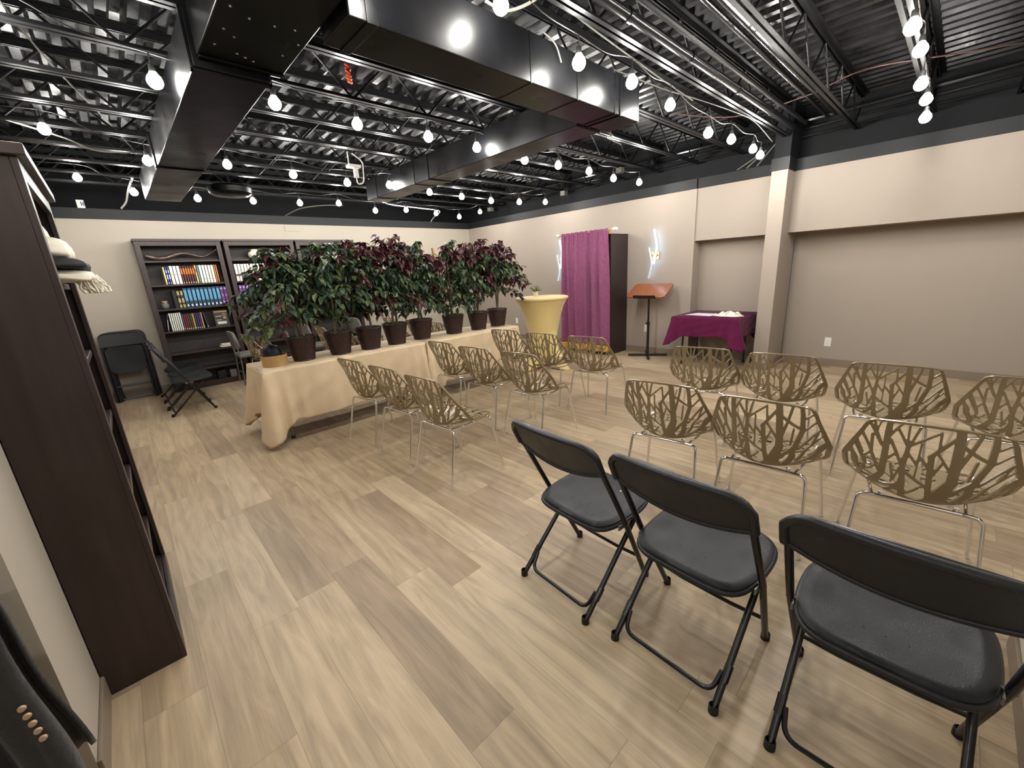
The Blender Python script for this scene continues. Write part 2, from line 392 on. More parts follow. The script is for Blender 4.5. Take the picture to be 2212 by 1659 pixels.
# ------------------------------------------------------------------ ducts
def duct_thing(name, label, boxes, seams):
    d = thing(name, label, 'air duct')
    m = MB()
    for a, b in boxes: m.box(a, b)
    m.build('casing', MT['duct'], d, smooth=0, bevel=0.006)
    for q in range(0, len(seams), 3):
        s = MB()
        for a, b in seams[q:q+3]: s.box(a, b)
        s.build('seam_flange', MT['duct'], d, smooth=0, bevel=0.002)
    return d
DZ0, DZ1 = 2.60, 2.865
def ring(axis, p, a0, a1, z0, z1, t=0.012, w=0.03):
    # four flange strips round a duct at position p along axis
    if axis == 'y':
        return [((a0-t, p-w/2, z0-t), (a1+t, p+w/2, z0)), ((a0-t, p-w/2, z0-t), (a0, p+w/2, z1)), ((a1, p-w/2, z0-t), (a1+t, p+w/2, z1))]
    return [((p-w/2, a0-t, z0-t), (p+w/2, a1+t, z0)), ((p-w/2, a0-t, z0-t), (p+w/2, a0, z1)), ((p-w/2, a1, z0-t), (p+w/2, a1+t, z1))]
duct_thing('air_duct', 'glossy black main air duct running to the back wall, widest on the left', [((0.55, 2.80, DZ0), (0.90, 7.0, DZ1))], ring('y', 5.12, 0.55, 0.90, DZ0, DZ1)+ring('y', 2.83, 0.55, 0.90, DZ0, DZ1))
d = duct_thing('duct_plenum', 'black plenum box with screw heads joining the main duct and cross duct, top left', [((0.57, 0.4, DZ0+0.045), (0.965, 2.79, DZ1))], ring('y', 2.2, 0.57, 0.965, DZ0+0.045, DZ1, 0.006, 0.02)[:0]+[((0.575, 2.76, DZ0+0.035), (0.965, 2.79, DZ0+0.045))])
sc_ = MB()
for px_, py_ in [(0.62, 2.25), (0.7, 2.3), (0.8, 2.3), (0.88, 2.28), (0.63, 2.45), (0.62, 2.62), (0.72, 2.66), (0.8, 2.7), (0.9, 2.55), (0.93, 2.4), (0.76, 2.68), (0.68, 2.5)]:
    sc_.lathe([(0.0, -0.004), (0.006, -0.003), (0.007, 0.0)], 8, (px_, py_, DZ0+0.045))
sc_.build('screw_heads', MT['chrome'], d)
duct_thing('cross_duct', 'black air duct crossing the room from the plenum towards the right wall', [((0.985, 1.945, DZ0), (3.34, 2.24, DZ1))], ring('x', 1.09, 1.945, 2.24, DZ0, DZ1, 0.006, 0.05)+ring('x', 3.0, 1.945, 2.24, DZ0, DZ1, 0.004, 0.012)+ring('x', 3.07, 1.945, 2.24, DZ0, DZ1, 0.006, 0.02)+ring('x', 2.1, 1.945, 2.24, DZ0, DZ1, 0.003, 0.008)+ring('x', 2.55, 1.945, 2.24, DZ0, DZ1, 0.003, 0.008))
duct_thing('branch_duct', 'black branch duct running from the cross duct end towards the far corner', [((2.97, 2.26, DZ0), (3.28, 6.05, DZ1))], ring('y', 4.45, 2.97, 3.28, DZ0, DZ1, 0.008, 0.05)+ring('y', 4.75, 2.97, 3.28, DZ0, DZ1, 0.006, 0.02)+ring('y', 5.75, 2.97, 3.28, DZ0, DZ1, 0.008, 0.03)+ring('y', 2.28, 2.97, 3.28, DZ0, DZ1, 0.004, 0.012))
rl = MB(); rl.lathe([(0.0, 0), (0.2, 0.01), (0.24, 0.04), (0.25, 0.1), (0.2, 0.13)], 32)
o = rl.build('round_diffuser', MT['duct']); o.location = (1.42, 6.75, 2.66)
tag(o, 'round black air diffuser beside the far end of the main duct', 'diffuser')
st = MB(); st.tube([(1.42, 6.75, 2.79), (1.42, 6.75, 3.25)], 0.02, 8); st.build('neck', MT['duct'], o).matrix_parent_inverse = Matrix.Translation((-1.42, -6.75, -2.66))

# ------------------------------------------------------------------ conduits and wires
def wire(name, label, cat, pts, r, m, n=8, smooth_it=True, hooks=None):
    p = [Vector(q) for q in pts]
    if smooth_it and len(p) > 2:
        out = []
        for i in range(len(p)-1):
            p0 = p[max(i-1, 0)]; p1 = p[i]; p2 = p[i+1]; p3 = p[min(i+2, len(p)-1)]
            for k in range(6):
                t = k/6
                out.append(0.5*((2*p1)+(p2-p0)*t+(2*p0-5*p1+4*p2-p3)*t*t+(3*p1-p0-3*p2+p3)*t**3))
        out.append(p[-1]); p = out
    o = MB().tube(p, r, n).build(name, m); tag(o, label, cat)
    return o
o = wire('conduit', 'fattest glossy black conduit running to the pilaster, with clamp rings', 'pipe', [(-0.9, 1.60, 2.95), (6.2, 1.60, 2.95)], 0.034, MT['pipe'], 14)
for x in (0.9, 1.75, 2.6, 3.45, 4.4, 5.3): MB().tube([(x-0.02, 1.60, 2.95), (x+0.02, 1.60, 2.95)], 0.041, 14).build('clamp', MT['pipe'], o)
wire('conduit', 'second black conduit beside the fat one, between it and the bent pipe', 'pipe', [(-0.9, 1.50, 2.98), (6.3, 1.50, 2.98)], 0.02, MT['pipe'], 10)
o = wire('bent_conduit', 'black conduit with a hairpin bend at the top of the picture', 'pipe', arc_path([(1.9, 0.95, 3.02), (1.9, 1.30, 3.02), (6.35, 1.30, 3.0)], 0.2, 8), 0.018, MT['pipe'], 10, False)
wire('conduit', 'thin straight black pipe parallel to the hairpin conduit', 'pipe', [(2.1, 1.22, 3.0), (6.3, 1.22, 3.0)], 0.02, MT['pipe'], 10)
for k, (z, x, r, lb) in enumerate([(3.10, 6.62, 0.022, 'upper black conduit along the top of the right wall'), (3.02, 6.66, 0.010, 'thin conduit below the thicker one on the right wall'), (2.92, 6.60, 0.008, 'lowest slim conduit on the black upper right wall')]):
    wire('conduit', lb, 'pipe', [(x, -3.5, z+0.09), (x, 2.2, z-0.03), (x, 8.1, z-0.06)], r, MT['pipe'], 8, False)
wire('cable', 'orange brown cable looping across the deck at the top right', 'cable', [(6.3, -0.6, 3.12), (5.4, 0.2, 3.0), (5.0, 0.8, 2.98), (5.3, 1.3, 2.99), (5.2, 1.9, 2.96), (4.7, 2.3, 3.0)], 0.006, MT['wire_orange'])
wire('cable', 'pale grey cable looping over the near edge of the cross duct', 'cable', [(1.1, 1.55, 3.1), (1.5, 1.75, 3.05), (1.75, 1.62, 2.95), (1.95, 1.7, 2.9), (1.9, 1.9, 2.88), (1.75, 1.93, 2.89)], 0.008, MT['wire_grey'])
wire('cable', 'straight pale grey cable running above the cross duct', 'cable', [(0.9, 1.6, 3.12), (2.0, 1.85, 3.05), (3.4, 1.95, 3.0), (4.4, 2.0, 2.98)], 0.006, MT['wire_grey'])
wire('cable', 'thin wire hanging down the near face of the cross duct', 'cable', [(2.2, 1.93, 2.88), (2.3, 1.92, 2.84), (2.36, 1.925, 2.76)], 0.005, MT['wire_grey'])
wire('cable', 'coil of pale cables hung near the last bulbs before the pilaster', 'cable', [(3.3, 2.15, 3.02), (3.8, 2.0, 2.95), (4.2, 1.9, 2.93), (4.7, 1.75, 2.88), (5.2, 1.7, 2.86), (5.9, 1.72, 2.78)], 0.005, MT['wire_grey'])
wire('cable', 'slack black and silver wire swooping near the branch duct end', 'cable', [(3.5, 2.7, 2.86), (3.8, 2.5, 2.72), (4.1, 2.75, 2.8), (4.6, 2.9, 2.84)], 0.006, MT['wire_grey'])
wire('cable', 'pale cable rising from the back wall ledge below the camera box', 'cable', [(2.5, YW-0.0, 2.66), (2.7, 8.1, 2.76), (3.0, 7.9, 2.8), (3.3, 7.7, 2.79)], 0.01, MT['wire_grey'])
wire('cable', 'white cable along the far bulb row and down to the ledge', 'cable', [(3.2, 6.4, 2.78), (3.9, 7.2, 2.78), (4.6, 7.3, 2.76), (5.2, 7.5, 2.76), (5.45, 8.1, 2.72), (5.5, YW+0.0, 2.66)], 0.009, MT['white_plastic'])
wire('cable', 'short white cable drooping left of the main duct end', 'cable', [(0.5, 7.2, 2.88), (0.45, 7.6, 2.8), (0.42, 8.0, 2.72), (0.36, 8.2, 2.66)], 0.011, MT['white_plastic'])
wire('cable', 'thin drooping wire above the tall bookcase on the left', 'cable', [(-0.3, 5.34, 2.885), (0.0, 5.5, 2.84), (0.2, 5.75, 2.82), (0.5, 5.95, 2.885)], 0.007, MT['wire_grey'])
wire('cable', 'long thin grey wire slanting along the left deck', 'cable', [(-0.2, 2.6, 2.95), (0.0, 4.0, 2.97), (0.3, 5.2, 2.94), (0.5, 6.0, 2.9)], 0.006, MT['wire_grey'])
for k, (y, lb) in enumerate([(4.06, 'grey junction box on the right wall, nearest the pilaster'), (3.5, 'small dark junction box with a drooping wire on the right wall'), (5.3, 'pale junction box pair above the purple curtain'), (7.4, 'small junction box nearest the far room corner')]):
    o = MB().box((-0.05, -0.05, -0.04), (0.05, 0.05, 0.04)).build('junction_box', MT['wire_grey'] if k != 1 else MT['pipe'], smooth=0, bevel=0.004)
    o.location = (6.42 if k < 2 else 6.5, y, 2.98 if k < 2 else 2.84); tag(o, lb, 'junction box', 'junction boxes')
    MB().tube([(0, 0, 0.04), (0, 0, 0.25)], 0.006, 6).build('stem', MT['pipe'], o)
    MB().tube([(0.05, 0, 0), (0.18, 0, 0)], 0.01, 6).build('wall_arm', MT['pipe'], o)
# small ceiling camera
o = thing('ceiling_camera', 'small white ceiling camera with looping cable on a joist', 'camera', (2.30, 4.92, 2.74))
MB().box((-0.07, -0.05, 0.0), (0.07, 0.05, 0.03)).build('bracket', MT['white_plastic'], o, smooth=0, bevel=0.005)
MB().tube([(0.02, 0, 0.0), (0.02, 0, -0.1)], 0.028, 12).build('lens_barrel', MT['white_plastic'], o)
MB().tube(arc_path([(0.02, 0, -0.1), (0.02, 0, -0.17), (0.1, 0, -0.15), (0.12, 0, 0.08), (0.0, 0, 0.15)], 0.05), 0.007, 8).build('cable_loop', MT['white_plastic'], o)
MB().tube([(-0.05, 0, 0.03), (-0.05, 0, 0.16)], 0.008, 8).build('hanger', MT['white_plastic'], o)
o = thing('orange_tag', 'orange tape tag hanging from a joist left of the cross duct', 'tag', (1.64, 3.33, 2.93))
g_ = MB(); random.seed(5)
for k in range(6):
    a = random.uniform(0, PI); g_.tube([(0, 0, 0.02*k), (0.035*math.cos(a), 0.035*math.sin(a), 0.02*k+0.02)], 0.009, 6)
g_.build('tape', MT['orange_tape'], o); MB().tube([(0, 0, 0.1), (0, 0, 0.3)], 0.004, 6).build('string', MT['wire_orange'], o)
# card with letter H on the ledge, access panel, outlets
o = thing('ledge_card', 'small white card with a blue H on the back wall ledge', 'card', (-0.03, YW+0.02, ZB))
MB().box((-0.045, -0.01, 0), (0.03, 0.01, 0.105)).build('card', MT['white_plastic'], o, smooth=0)
h_ = MB(); h_.box((-0.005, -0.014, 0.03), (0.004, -0.0102, 0.085)); h_.box((0.017, -0.014, 0.03), (0.026, -0.0102, 0.085)); h_.box((0.004, -0.014, 0.052), (0.017, -0.0102, 0.062))
h_.build('letter_h', MT['blue_ink'], o, smooth=0)
o = MB().box((2.45, YW-0.008, 2.40), (2.71, YW, 2.515)).build('access_panel', MT['wall_cream'], smooth=0, bevel=0.003)
tag(o, 'flat cream access panel high on the back wall above the leftmost tree', 'panel')
def outlet(x, y, z, lb):
    o = thing('wall_outlet', lb, 'outlet', (x, y, z), 0, 'wall outlets')
    MB().box((-0.006, -0.037, -0.06), (0, 0.037, 0.06)).build('cover_plate', MT['white_plastic'], o, smooth=0, bevel=0.002)
    for s in (-1, 1):
        MB().lathe([(0.0, 0.003), (0.016, 0.003), (0.017, 0)], 14).xf(Matrix.Translation((-0.006, 0, s*0.024)) @ Matrix.Rotation(-PI/2, 4, 'Y')).build('socket', MT['white_plastic'], o)
        q = MB(); q.box((-0.0102, -0.008, s*0.024-0.005), (-0.009, -0.005, s*0.024+0.005)); q.box((-0.0102, 0.005, s*0.024-0.005), (-0.009, 0.008, s*0.024+0.005))
        q.build('slots', MT['rubber'], o, smooth=0)
    return o
outlet(XW+0.4, 1.09, 0.33, 'white wall outlet in the long recess right of the pilaster')
outlet(XW, 3.58, 0.42, 'white wall outlet behind the lectern pole')
outlet(XW, 6.79, 0.40, 'white wall outlet between the last tree pot and the gold table')
# pale brackets between the wall top and the pilaster
q = MB()
for k in range(3): q.tube([(6.44, 1.84+0.10*k, 2.86-0.05*k), (6.5, 2.05+0.12*k, ZB)], 0.008, 6)
o = q.build('brace_bars', MT['wire_grey']); tag(o, 'pale diagonal brace bars beside the pilaster top', 'brace')
# ------------------------------------------------------------------ string light bulbs
ROWS = [
 (0.40, 'top right row, leftmost bulbs added', [(-1.9, 2.72), (-1.3, 2.72), (-0.7, 2.72), (2.4, 2.72), (3.0, 2.73), (3.63, 2.75), (4.17, 2.78), (4.55, 2.67), (5.09, 2.68), (5.30, 2.59)]),  # bulbs at negative X are unseen, added to brighten the left wall end
 (1.78, 'row ending at the pilaster', [(-0.15, 2.72), (0.45, 2.72), (1.08, 2.74), (1.72, 2.82), (2.35, 2.73), (2.95, 2.76), (3.52, 2.73), (4.27, 2.65), (4.83, 2.68), (5.47, 2.68), (5.72, 2.65)]),
 (3.42, 'row crossing the duct seam', [(-0.15, 2.86), (0.46, 2.73), (1.10, 2.74), (1.68, 2.71), (2.33, 2.72), (2.88, 2.71), (3.54, 2.68), (4.10, 2.69), (4.70, 2.69), (5.25, 2.66), (5.92, 2.67)]),
 (5.30, 'middle row', [(-0.10, 2.86), (0.51, 2.70), (1.14, 2.74), (1.76, 2.71), (2.37, 2.68), (2.93, 2.70), (3.54, 2.66), (4.10, 2.64), (4.68, 2.62), (5.31, 2.64), (5.97, 2.68)]),
 (7.10, 'farthest row', [(0.01, 2.84), (0.47, 2.72), (1.10, 2.69), (1.75, 2.70), (2.38, 2.71), (2.98, 2.74), (3.60, 2.66), (4.20, 2.70), (4.84, 2.67), (5.39, 2.63), (5.94, 2.75)]),
 (-1.40, 'added fill row behind the camera', [(-2.2, 2.7), (-1.1, 2.7), (0.0, 2.7), (1.0, 2.7), (1.9, 2.7), (2.9, 2.7), (4.1, 2.7), (5.3, 2.7)]),  # unseen row, added to lift the near floor and the left wall end
]
b0 = thing('light_bulb', '', 'light bulb', group='bulbs of the string lights')
MB().lathe([(0.0, -0.062), (0.016, -0.060), (0.030, -0.050), (0.039, -0.033), (0.040, -0.020), (0.033, 0.000), (0.021, 0.016), (0.0155, 0.028)], 16).build('glass_bulb', MT['bulb'], b0, smooth=60)
MB().lathe([(0.0, 0.062), (0.015, 0.060), (0.017, 0.045), (0.018, 0.024), (0.0165, 0.022), (0.0, 0.022)], 14).build('socket', MT['socket'], b0)
MB().tube([(0, 0, 0.06), (0, 0, 0.12)], 0.004, 6).build('cord', MT['socket'], b0)
first = True
for Y, rn, pts in ROWS:
    for k, (x, z) in enumerate(pts):
        lb = 'round glowing bulb, %s from the left in the %s' % (ORD[k], rn)
        if first: b0.location = (x, Y, z); b0['label'] = lb; first = False
        else: dup(b0, (x, Y, z), 0, lb)
    cp = [(-0.9, Y, 2.9)]
    for k, (x, z) in enumerate(pts):
        cp.append((x, Y, z+0.12))
        if k+1 < len(pts): cp.append(((x+pts[k+1][0])/2, Y, (z+pts[k+1][1])/2+0.09))
    wire('string_light_cable', 'black string light cable carrying the %s' % rn, 'cable', cp, 0.004, MT['socket'], 6)

# ------------------------------------------------------------------ taupe branch pattern chairs
L_B = 0.45
def W_of(v):   # half width along the shell, v 0 front .. 1 top
    return float(np.interp(v, [0, .06, .2, .4, .55, .66, .8, .93, .975, 1], [.165, .195, .222, .25, .272, .280, .252, .222, .208, .178]))
CV = [0, .07, .2, .4, .52, .6, .7, .85, 1]
def smooth_interp(v, ys):
    # Catmull-Rom on CV
    i = max(0, min(len(CV)-2, next((k for k in range(len(CV)-1) if v <= CV[k+1]), len(CV)-2)))
    t = (v-CV[i])/(CV[i+1]-CV[i])
    y0 = ys[max(i-1, 0)]; y1 = ys[i]; y2 = ys[i+1]; y3 = ys[min(i+2, len(ys)-1)]
    return 0.5*(2*y1+(y2-y0)*t+(2*y0-5*y1+4*y2-y3)*t*t+(3*y1-y0-3*y2+y3)*t**3)
CX = [.238, .205, .12, -.03, -.135, -.185, -.218, -.248, -.272]
CZ = [.442, .450, .446, .434, .436, .464, .545, .690, .832]
EX = [.228, .200, .120, .030, -.035, -.085, -.140, -.205, -.262]
EZ = [.452, .462, .458, .470, .510, .560, .632, .728, .826]
def shell(u, v):
    w = W_of(v); k = abs(u)**2.0
    x = smooth_interp(v, CX)*(1-k)+smooth_interp(v, EX)*k
    z = smooth_interp(v, CZ)*(1-k)+smooth_interp(v, EZ)*k
    return Vector((x, u*w, z))
SEAM = 0.5
# branch pattern traced on the back (pixel-like drawing space, seen from behind)
BR = [
 ([(610, 200), (600, 500), (575, 850), (570, 1090)], 62, 74), ([(1000, 1130), (1250, 880), (1370, 720)], 190, 120), ([(1370, 720), (1370, 560), (1355, 260)], 105, 85),
 ([(960, 1120), (870, 850), (820, 640), (850, 430)], 66, 46), ([(1155, 900), (1125, 640), (1110, 480)], 60, 60), ([(1090, 490), (1320, 330)], 44, 36),
 ([(1380, 850), (1590, 740)], 46, 40), ([(1240, 1090), (1550, 850), (1700, 560), (1690, 280)], 84, 56),
 ([(1400, 600), (1490, 430), (1565, 260)], 40, 36), ([(1400, 390), (1690, 545)], 36, 36), ([(1750, 560), (1895, 470)], 28, 26), ([(1650, 790), (1925, 610)], 34, 30), ([(1750, 420), (1860, 360)], 26, 26),
 ([(1550, 940), (1820, 790), (1960, 710)], 36, 28), ([(1700, 965), (1900, 880), (2010, 830)], 40, 40), ([(1150, 1115), (1400, 1010), (1750, 960), (1980, 870)], 54, 60),
 ([(1535, 710), (1575, 530)], 30, 26), ([(850, 430), (715, 285)], 27, 24), ([(840, 430), (828, 240)], 24, 24), ([(860, 430), (945, 250)], 27, 27), ([(870, 410), (1170, 285)], 25, 25),
 ([(640, 350), (740, 230)], 25, 25), ([(650, 390), (800, 590)], 30, 30), ([(790, 590), (850, 440)], 30, 30), ([(620, 585), (720, 500)], 24, 24), ([(680, 600), (730, 780)], 25, 25), ([(728, 770), (790, 620)], 27, 27),
 ([(610, 885), (800, 800)], 30, 34), ([(690, 1015), (800, 830), (830, 680)], 44, 40), ([(840, 640), (1135, 785)], 34, 34), ([(968, 700), (987, 390)], 22, 22), ([(860, 480), (975, 575)], 24, 24), ([(1000, 505), (1090, 580)], 28, 28),
 ([(905, 890), (1035, 785)], 28, 28), ([(828, 1070), (905, 930)], 26, 26), ([(690, 1015), (840, 1100)], 30, 34), ([(1155, 650), (1235, 535)], 26, 26), ([(1180, 460), (1340, 630)], 26, 26), ([(1175, 470), (1165, 280)], 25, 25),
 ([(545, 720), (430, 560), (430, 370)], 36, 28), ([(555, 460), (470, 330), (425, 200)], 26, 22), ([(480, 340), (515, 190)], 20, 18), ([(540, 450), (375, 240)], 24, 24), ([(430, 545), (290, 370)], 26, 26),
 ([(345, 645), (405, 580)], 24, 24), ([(230, 490), (345, 650), (400, 820), (440, 920)], 26, 26), ([(130, 640), (300, 780), (400, 850), (560, 1075)], 60, 40), ([(190, 510), (345, 710)], 20, 20), ([(400, 790), (475, 700)], 24, 24),
 ([(1195, 1115), (1330, 920)], 28, 28), ([(1300, 930), (1390, 1010)], 28, 28), ([(1820, 800), (1920, 640)], 22, 22), ([(1350, 1170), (1600, 1100), (1830, 980)], 40, 46),
]
def to_pat(x, y):
    yt = 170+(x-400)*0.055; yb = 1080+(x-600)*0.10
    t = (yb-y)/(yb-yt)
    return ((x-(1115-0.06*(y-200)))/3560.0, t*L_B)
SEG = []
for pts, w0, w1 in BR:
    q = [to_pat(*p) for p in pts]; n = len(q)-1
    for i in range(n):
        a = w0+(w1-w0)*i/n; b = w0+(w1-w0)*(i+1)/n
        SEG.append((q[i], q[i+1], a/7500.0*1.24, b/7500.0*1.24))
def seg_field(px, py, segs):
    f = np.full(px.shape, -1.0)
    for (a, b, r0, r1) in segs:
        dx, dy = b[0]-a[0], b[1]-a[1]; L2 = dx*dx+dy*dy+1e-12
        t = np.clip(((px-a[0])*dx+(py-a[1])*dy)/L2, 0, 1)
        d = np.hypot(px-a[0]-t*dx, py-a[1]-t*dy)
        f = np.maximum(f, r0+(r1-r0)*t-d)
    return f
def march(us, vs_, F):
    """marching squares: polygons (in u,v) where F>0"""
    verts = {}; vl = []; faces = []
    nu, nv = len(us), len(vs_)
    def vid(key, u, v):
        if key not in verts: verts[key] = len(vl); vl.append((u, v))
        return verts[key]
    for j in range(nv-1):
        for i in range(nu-1):
            c = [(i, j), (i+1, j), (i+1, j+1), (i, j+1)]
            val = [F[q[1], q[0]] for q in c]
            if max(val) <= 0: continue
            poly = []
            for k in range(4):
                a, b = c[k], c[(k+1) % 4]; fa, fb = val[k], val[(k+1) % 4]
                if fa > 0: poly.append(vid(('p',)+a, us[a[0]], vs_[a[1]]))
                if (fa > 0) != (fb > 0):
                    lo, hi = (a, b) if a < b else (b, a); fl_, fh = F[lo[1], lo[0]], F[hi[1], hi[0]]
                    t = min(0.97, max(0.03, fl_/(fl_-fh)))
                    poly.append(vid(('e', lo, hi), us[lo[0]]*(1-t)+us[hi[0]]*t, vs_[lo[1]]*(1-t)+vs_[hi[1]]*t))
            if len(poly) >= 3: faces.append(poly)
    return vl, faces
def shell_part(v0, v1, nu, nv, field, th=0.0085):
    us = np.linspace(-1, 1, nu); vv = np.linspace(v0, v1, nv)
    U, V = np.meshgrid(us, vv); F = field(U, V)
    vl, faces = march(us, vv, F)
    top = []; bot = []
    for (u, v) in vl:
        p = shell(u, v); e = 0.004
        du = shell(min(1, u+e), v)-shell(max(-1, u-e), v); dv = shell(u, min(1, v+e))-shell(u, max(0, v-e))
        n = du.cross(dv); n = n.normalized() if n.length > 0 else Vector((0, 0, 1))
        k = 1.0+0.7*max(0, (abs(u)-0.9)/0.1)
        top.append(p+n*th/2*k); bot.append(p-n*th/2*k)
    nvt = len(vl); m = MB(); m.v = [tuple(p) for p in top+bot]
    edges = {}
    for f in faces:
        m.f.append(tuple(f)); m.f.append(tuple(nvt+i for i in reversed(f)))
        for a, b in zip(f, f[1:]+f[:1]):
            if (b, a) in edges: del edges[(b, a)]
            else: edges[(a, b)] = 1
    for (a, b) in edges: m.f.append((b, a, nvt+a, nvt+b))
    return m
Wv = np.vectorize(W_of)
def back_field(U, V):
    w = Wv(V); T = (V-SEAM)/(1-SEAM)
    t_pat = T*L_B
    # drawing half width at this height versus real: normalise by u
    yy = np.interp(T, [0, .18, .38, 1], [0.125, 0.235, 0.285, 0.205])
    px = -U*yy; py = t_pat
    f = seg_field(px, py, SEG)
    rim = 0.0155-(1-np.abs(U))*w
    topr = 0.016-(1-T)*L_B
    bot = 0.020-T*L_B
    return np.maximum(np.maximum(f, rim), np.maximum(topr, bot))
random.seed(11)
SSEG = []
def sb(pts, w0, w1):
    for i in range(len(pts)-1): SSEG.append((pts[i], pts[i+1], w0/2, w1/2))
sb([(0.0, 0.44), (0.01, 0.25), (-0.02, 0.0)], .05, .03); sb([(0.0, 0.40), (-0.09, 0.22), (-0.10, 0.0)], .04, .022); sb([(0.02, 0.40), (0.10, 0.20), (0.13, 0.0)], .04, .022)
sb([(0.0, .42), (-0.14, .30), (-0.2, .12)], .035, .02); sb([(0.0, .42), (0.15, .3), (0.2, .15)], .035, .02)
for (a, b) in [((-.02, .3), (-.09, .12)), ((.02, .28), (.08, .1)), ((-.06, .28), (-.16, .16)), ((.08, .27), (.17, .12)), ((-.03, .2), (.03, .05)), ((-.09, .14), (-.15, .02)), ((.1, .14), (.06, .0)), ((-.14, .3), (-.24, .26)), ((.15, .3), (.25, .26)), ((-.1, .33), (-.22, .34)), ((.1, .34), (.22, .36)), ((.0, .12), (-.06, .0)), ((-.17, .2), (-.24, .17)), ((.18, .2), (.24, .18)), ((-.05, .38), (-.2, .42)), ((.05, .38), (.2, .43)), ((.13, .12), (.19, .04)), ((-.12, .2), (-.03, .14)), ((.02, .2), (.1, .14))]:
    sb([a, b], .017, .014)
def seat_field(U, V):
    w = Wv(V); T = V/SEAM
    px = U*w; py = T*0.44
    f = seg_field(px, py, SSEG)
    rim = 0.0155-(1-np.abs(U))*w
    fr = 0.028-py
    rear = 0.022-(0.44-py)
    return np.maximum(np.maximum(f, rim), np.maximum(fr, rear))
chair0 = thing('slotted_chair', '', 'chair', group='taupe slotted chairs')
shell_part(SEAM, 1.0, 85, 85, back_field).build('backrest', MT['taupe'], chair0, smooth=40)
shell_part(0.0, SEAM, 75, 60, seat_field).build('seat', MT['taupe'], chair0, smooth=40)
R_ = 0.0088
fm = MB()
fm.tube([(-.160, -.15, .425), (-.160, .15, .425)], R_, 12); fm.tube([(.185, -.165, .432), (.185, .165, .432)], R_, 12)
for s in (-1, 1): fm.tube([(-.165, s*.15, .425), (.0, s*.165, .418), (.185, s*.165, .432)], R_*0.9, 12)
for x_, s in ((-.15, -1), (-.15, 1), (.17, -1), (.17, 1)): fm.tube([(x_, s*.12, .428), (x_, s*.12, .445)], 0.011, 10)
fm.build('seat_frame', MT['chrome'], chair0)
for sx, sy in ((-1, 1), (-1, -1), (1, 1), (1, -1)):
    if sx < 0: p = [(-.160, sy*.14, .425), (-.165, sy*.20, .425), (-.255, sy*.228, 0.006)]
    else: p = [(.185, sy*.155, .432), (.19, sy*.212, .432), (.262, sy*.258, 0.006)]
    lg = MB().tube(arc_path(p, 0.045, 7), R_, 12).build('leg', MT['chrome'], chair0)
    MB().tube([(p[2][0], p[2][1], 0.0), (p[2][0]-sx*0.002, p[2][1], 0.010)], 0.0098, 12).build('glide', MT['silver_strip'], lg)
CH = [
 (1.41, 3.69, 7, 'taupe slotted chair nearest the cream table, back row left of the aisle'),
 (1.44, 3.11, 5, 'taupe slotted chair in the middle of the back row beside the cream table'),
 (1.45, 2.53, 4, 'taupe slotted chair at the aisle end of the back row, whole chair in view'),
 (2.41, 3.72, 3, 'taupe slotted chair in the second row, closest to the table cloth seam'),
 (2.40, 3.13, 5, 'taupe slotted chair in the middle of the second row left of the aisle'),
 (2.44, 2.55, 4, 'taupe slotted chair at the aisle end of the second row left of the aisle'),
 (3.35, 3.72, 6, 'taupe slotted chair in the front row, in front of the last tree pot'),
 (3.35, 3.11, 6, 'taupe slotted chair in the front row, before the gold cocktail table'),
 (3.40, 2.53, 8, 'taupe slotted chair in the front row, before the purple curtain'),
 (3.39, 1.36, 9, 'taupe slotted chair in front of the purple card table'),
 (3.41, 0.79, 6, 'taupe slotted chair in front of the pilaster foot'),
 (3.41, 0.18, 5, 'taupe slotted chair below the wall outlet of the long recess'),
 (3.38, -0.40, 5, 'taupe slotted chair in the front row cut off by the right picture edge'),
 (2.25, 1.13, 7, 'taupe slotted chair right before the first black folding chair'),
 (2.24, 0.57, 3, 'taupe slotted chair right before the middle black folding chair'),
 (2.27, -0.04, 5, 'largest taupe slotted chair, beside the white wall edge'),
 (1.27, 7.18, 4, 'taupe slotted chair beyond the table, beside the grey padded chair'),
 (1.33, 6.45, 4, 'taupe slotted chair beyond the table, right behind the basket of head coverings'),
 (2.25, 6.9, 2, 'taupe slotted chair glimpsed between the first and second tree pots'),
 (2.16, 5.62, 3, 'taupe slotted chair glimpsed between the second and third tree pots'),
 (3.44, 6.85, 2, 'taupe slotted chair with its top above the fourth tree pot'),
 (3.42, 6.0, 2, 'taupe slotted chair glimpsed just left of the fifth tree pot'),
 (3.42, 5.36, 2, 'taupe slotted chair glimpsed between the fifth and sixth tree pots'),
]
for i, (x, y, a, lb) in enumerate(CH):
    a = math.radians(a); lx, ly = x+0.262*math.cos(a), y+0.262*math.sin(a)
    if i == 0: chair0.location = (lx, ly, 0); chair0.rotation_euler = (0, 0, a); chair0['label'] = lb
    else: dup(chair0, (lx, ly, 0), a, lb)

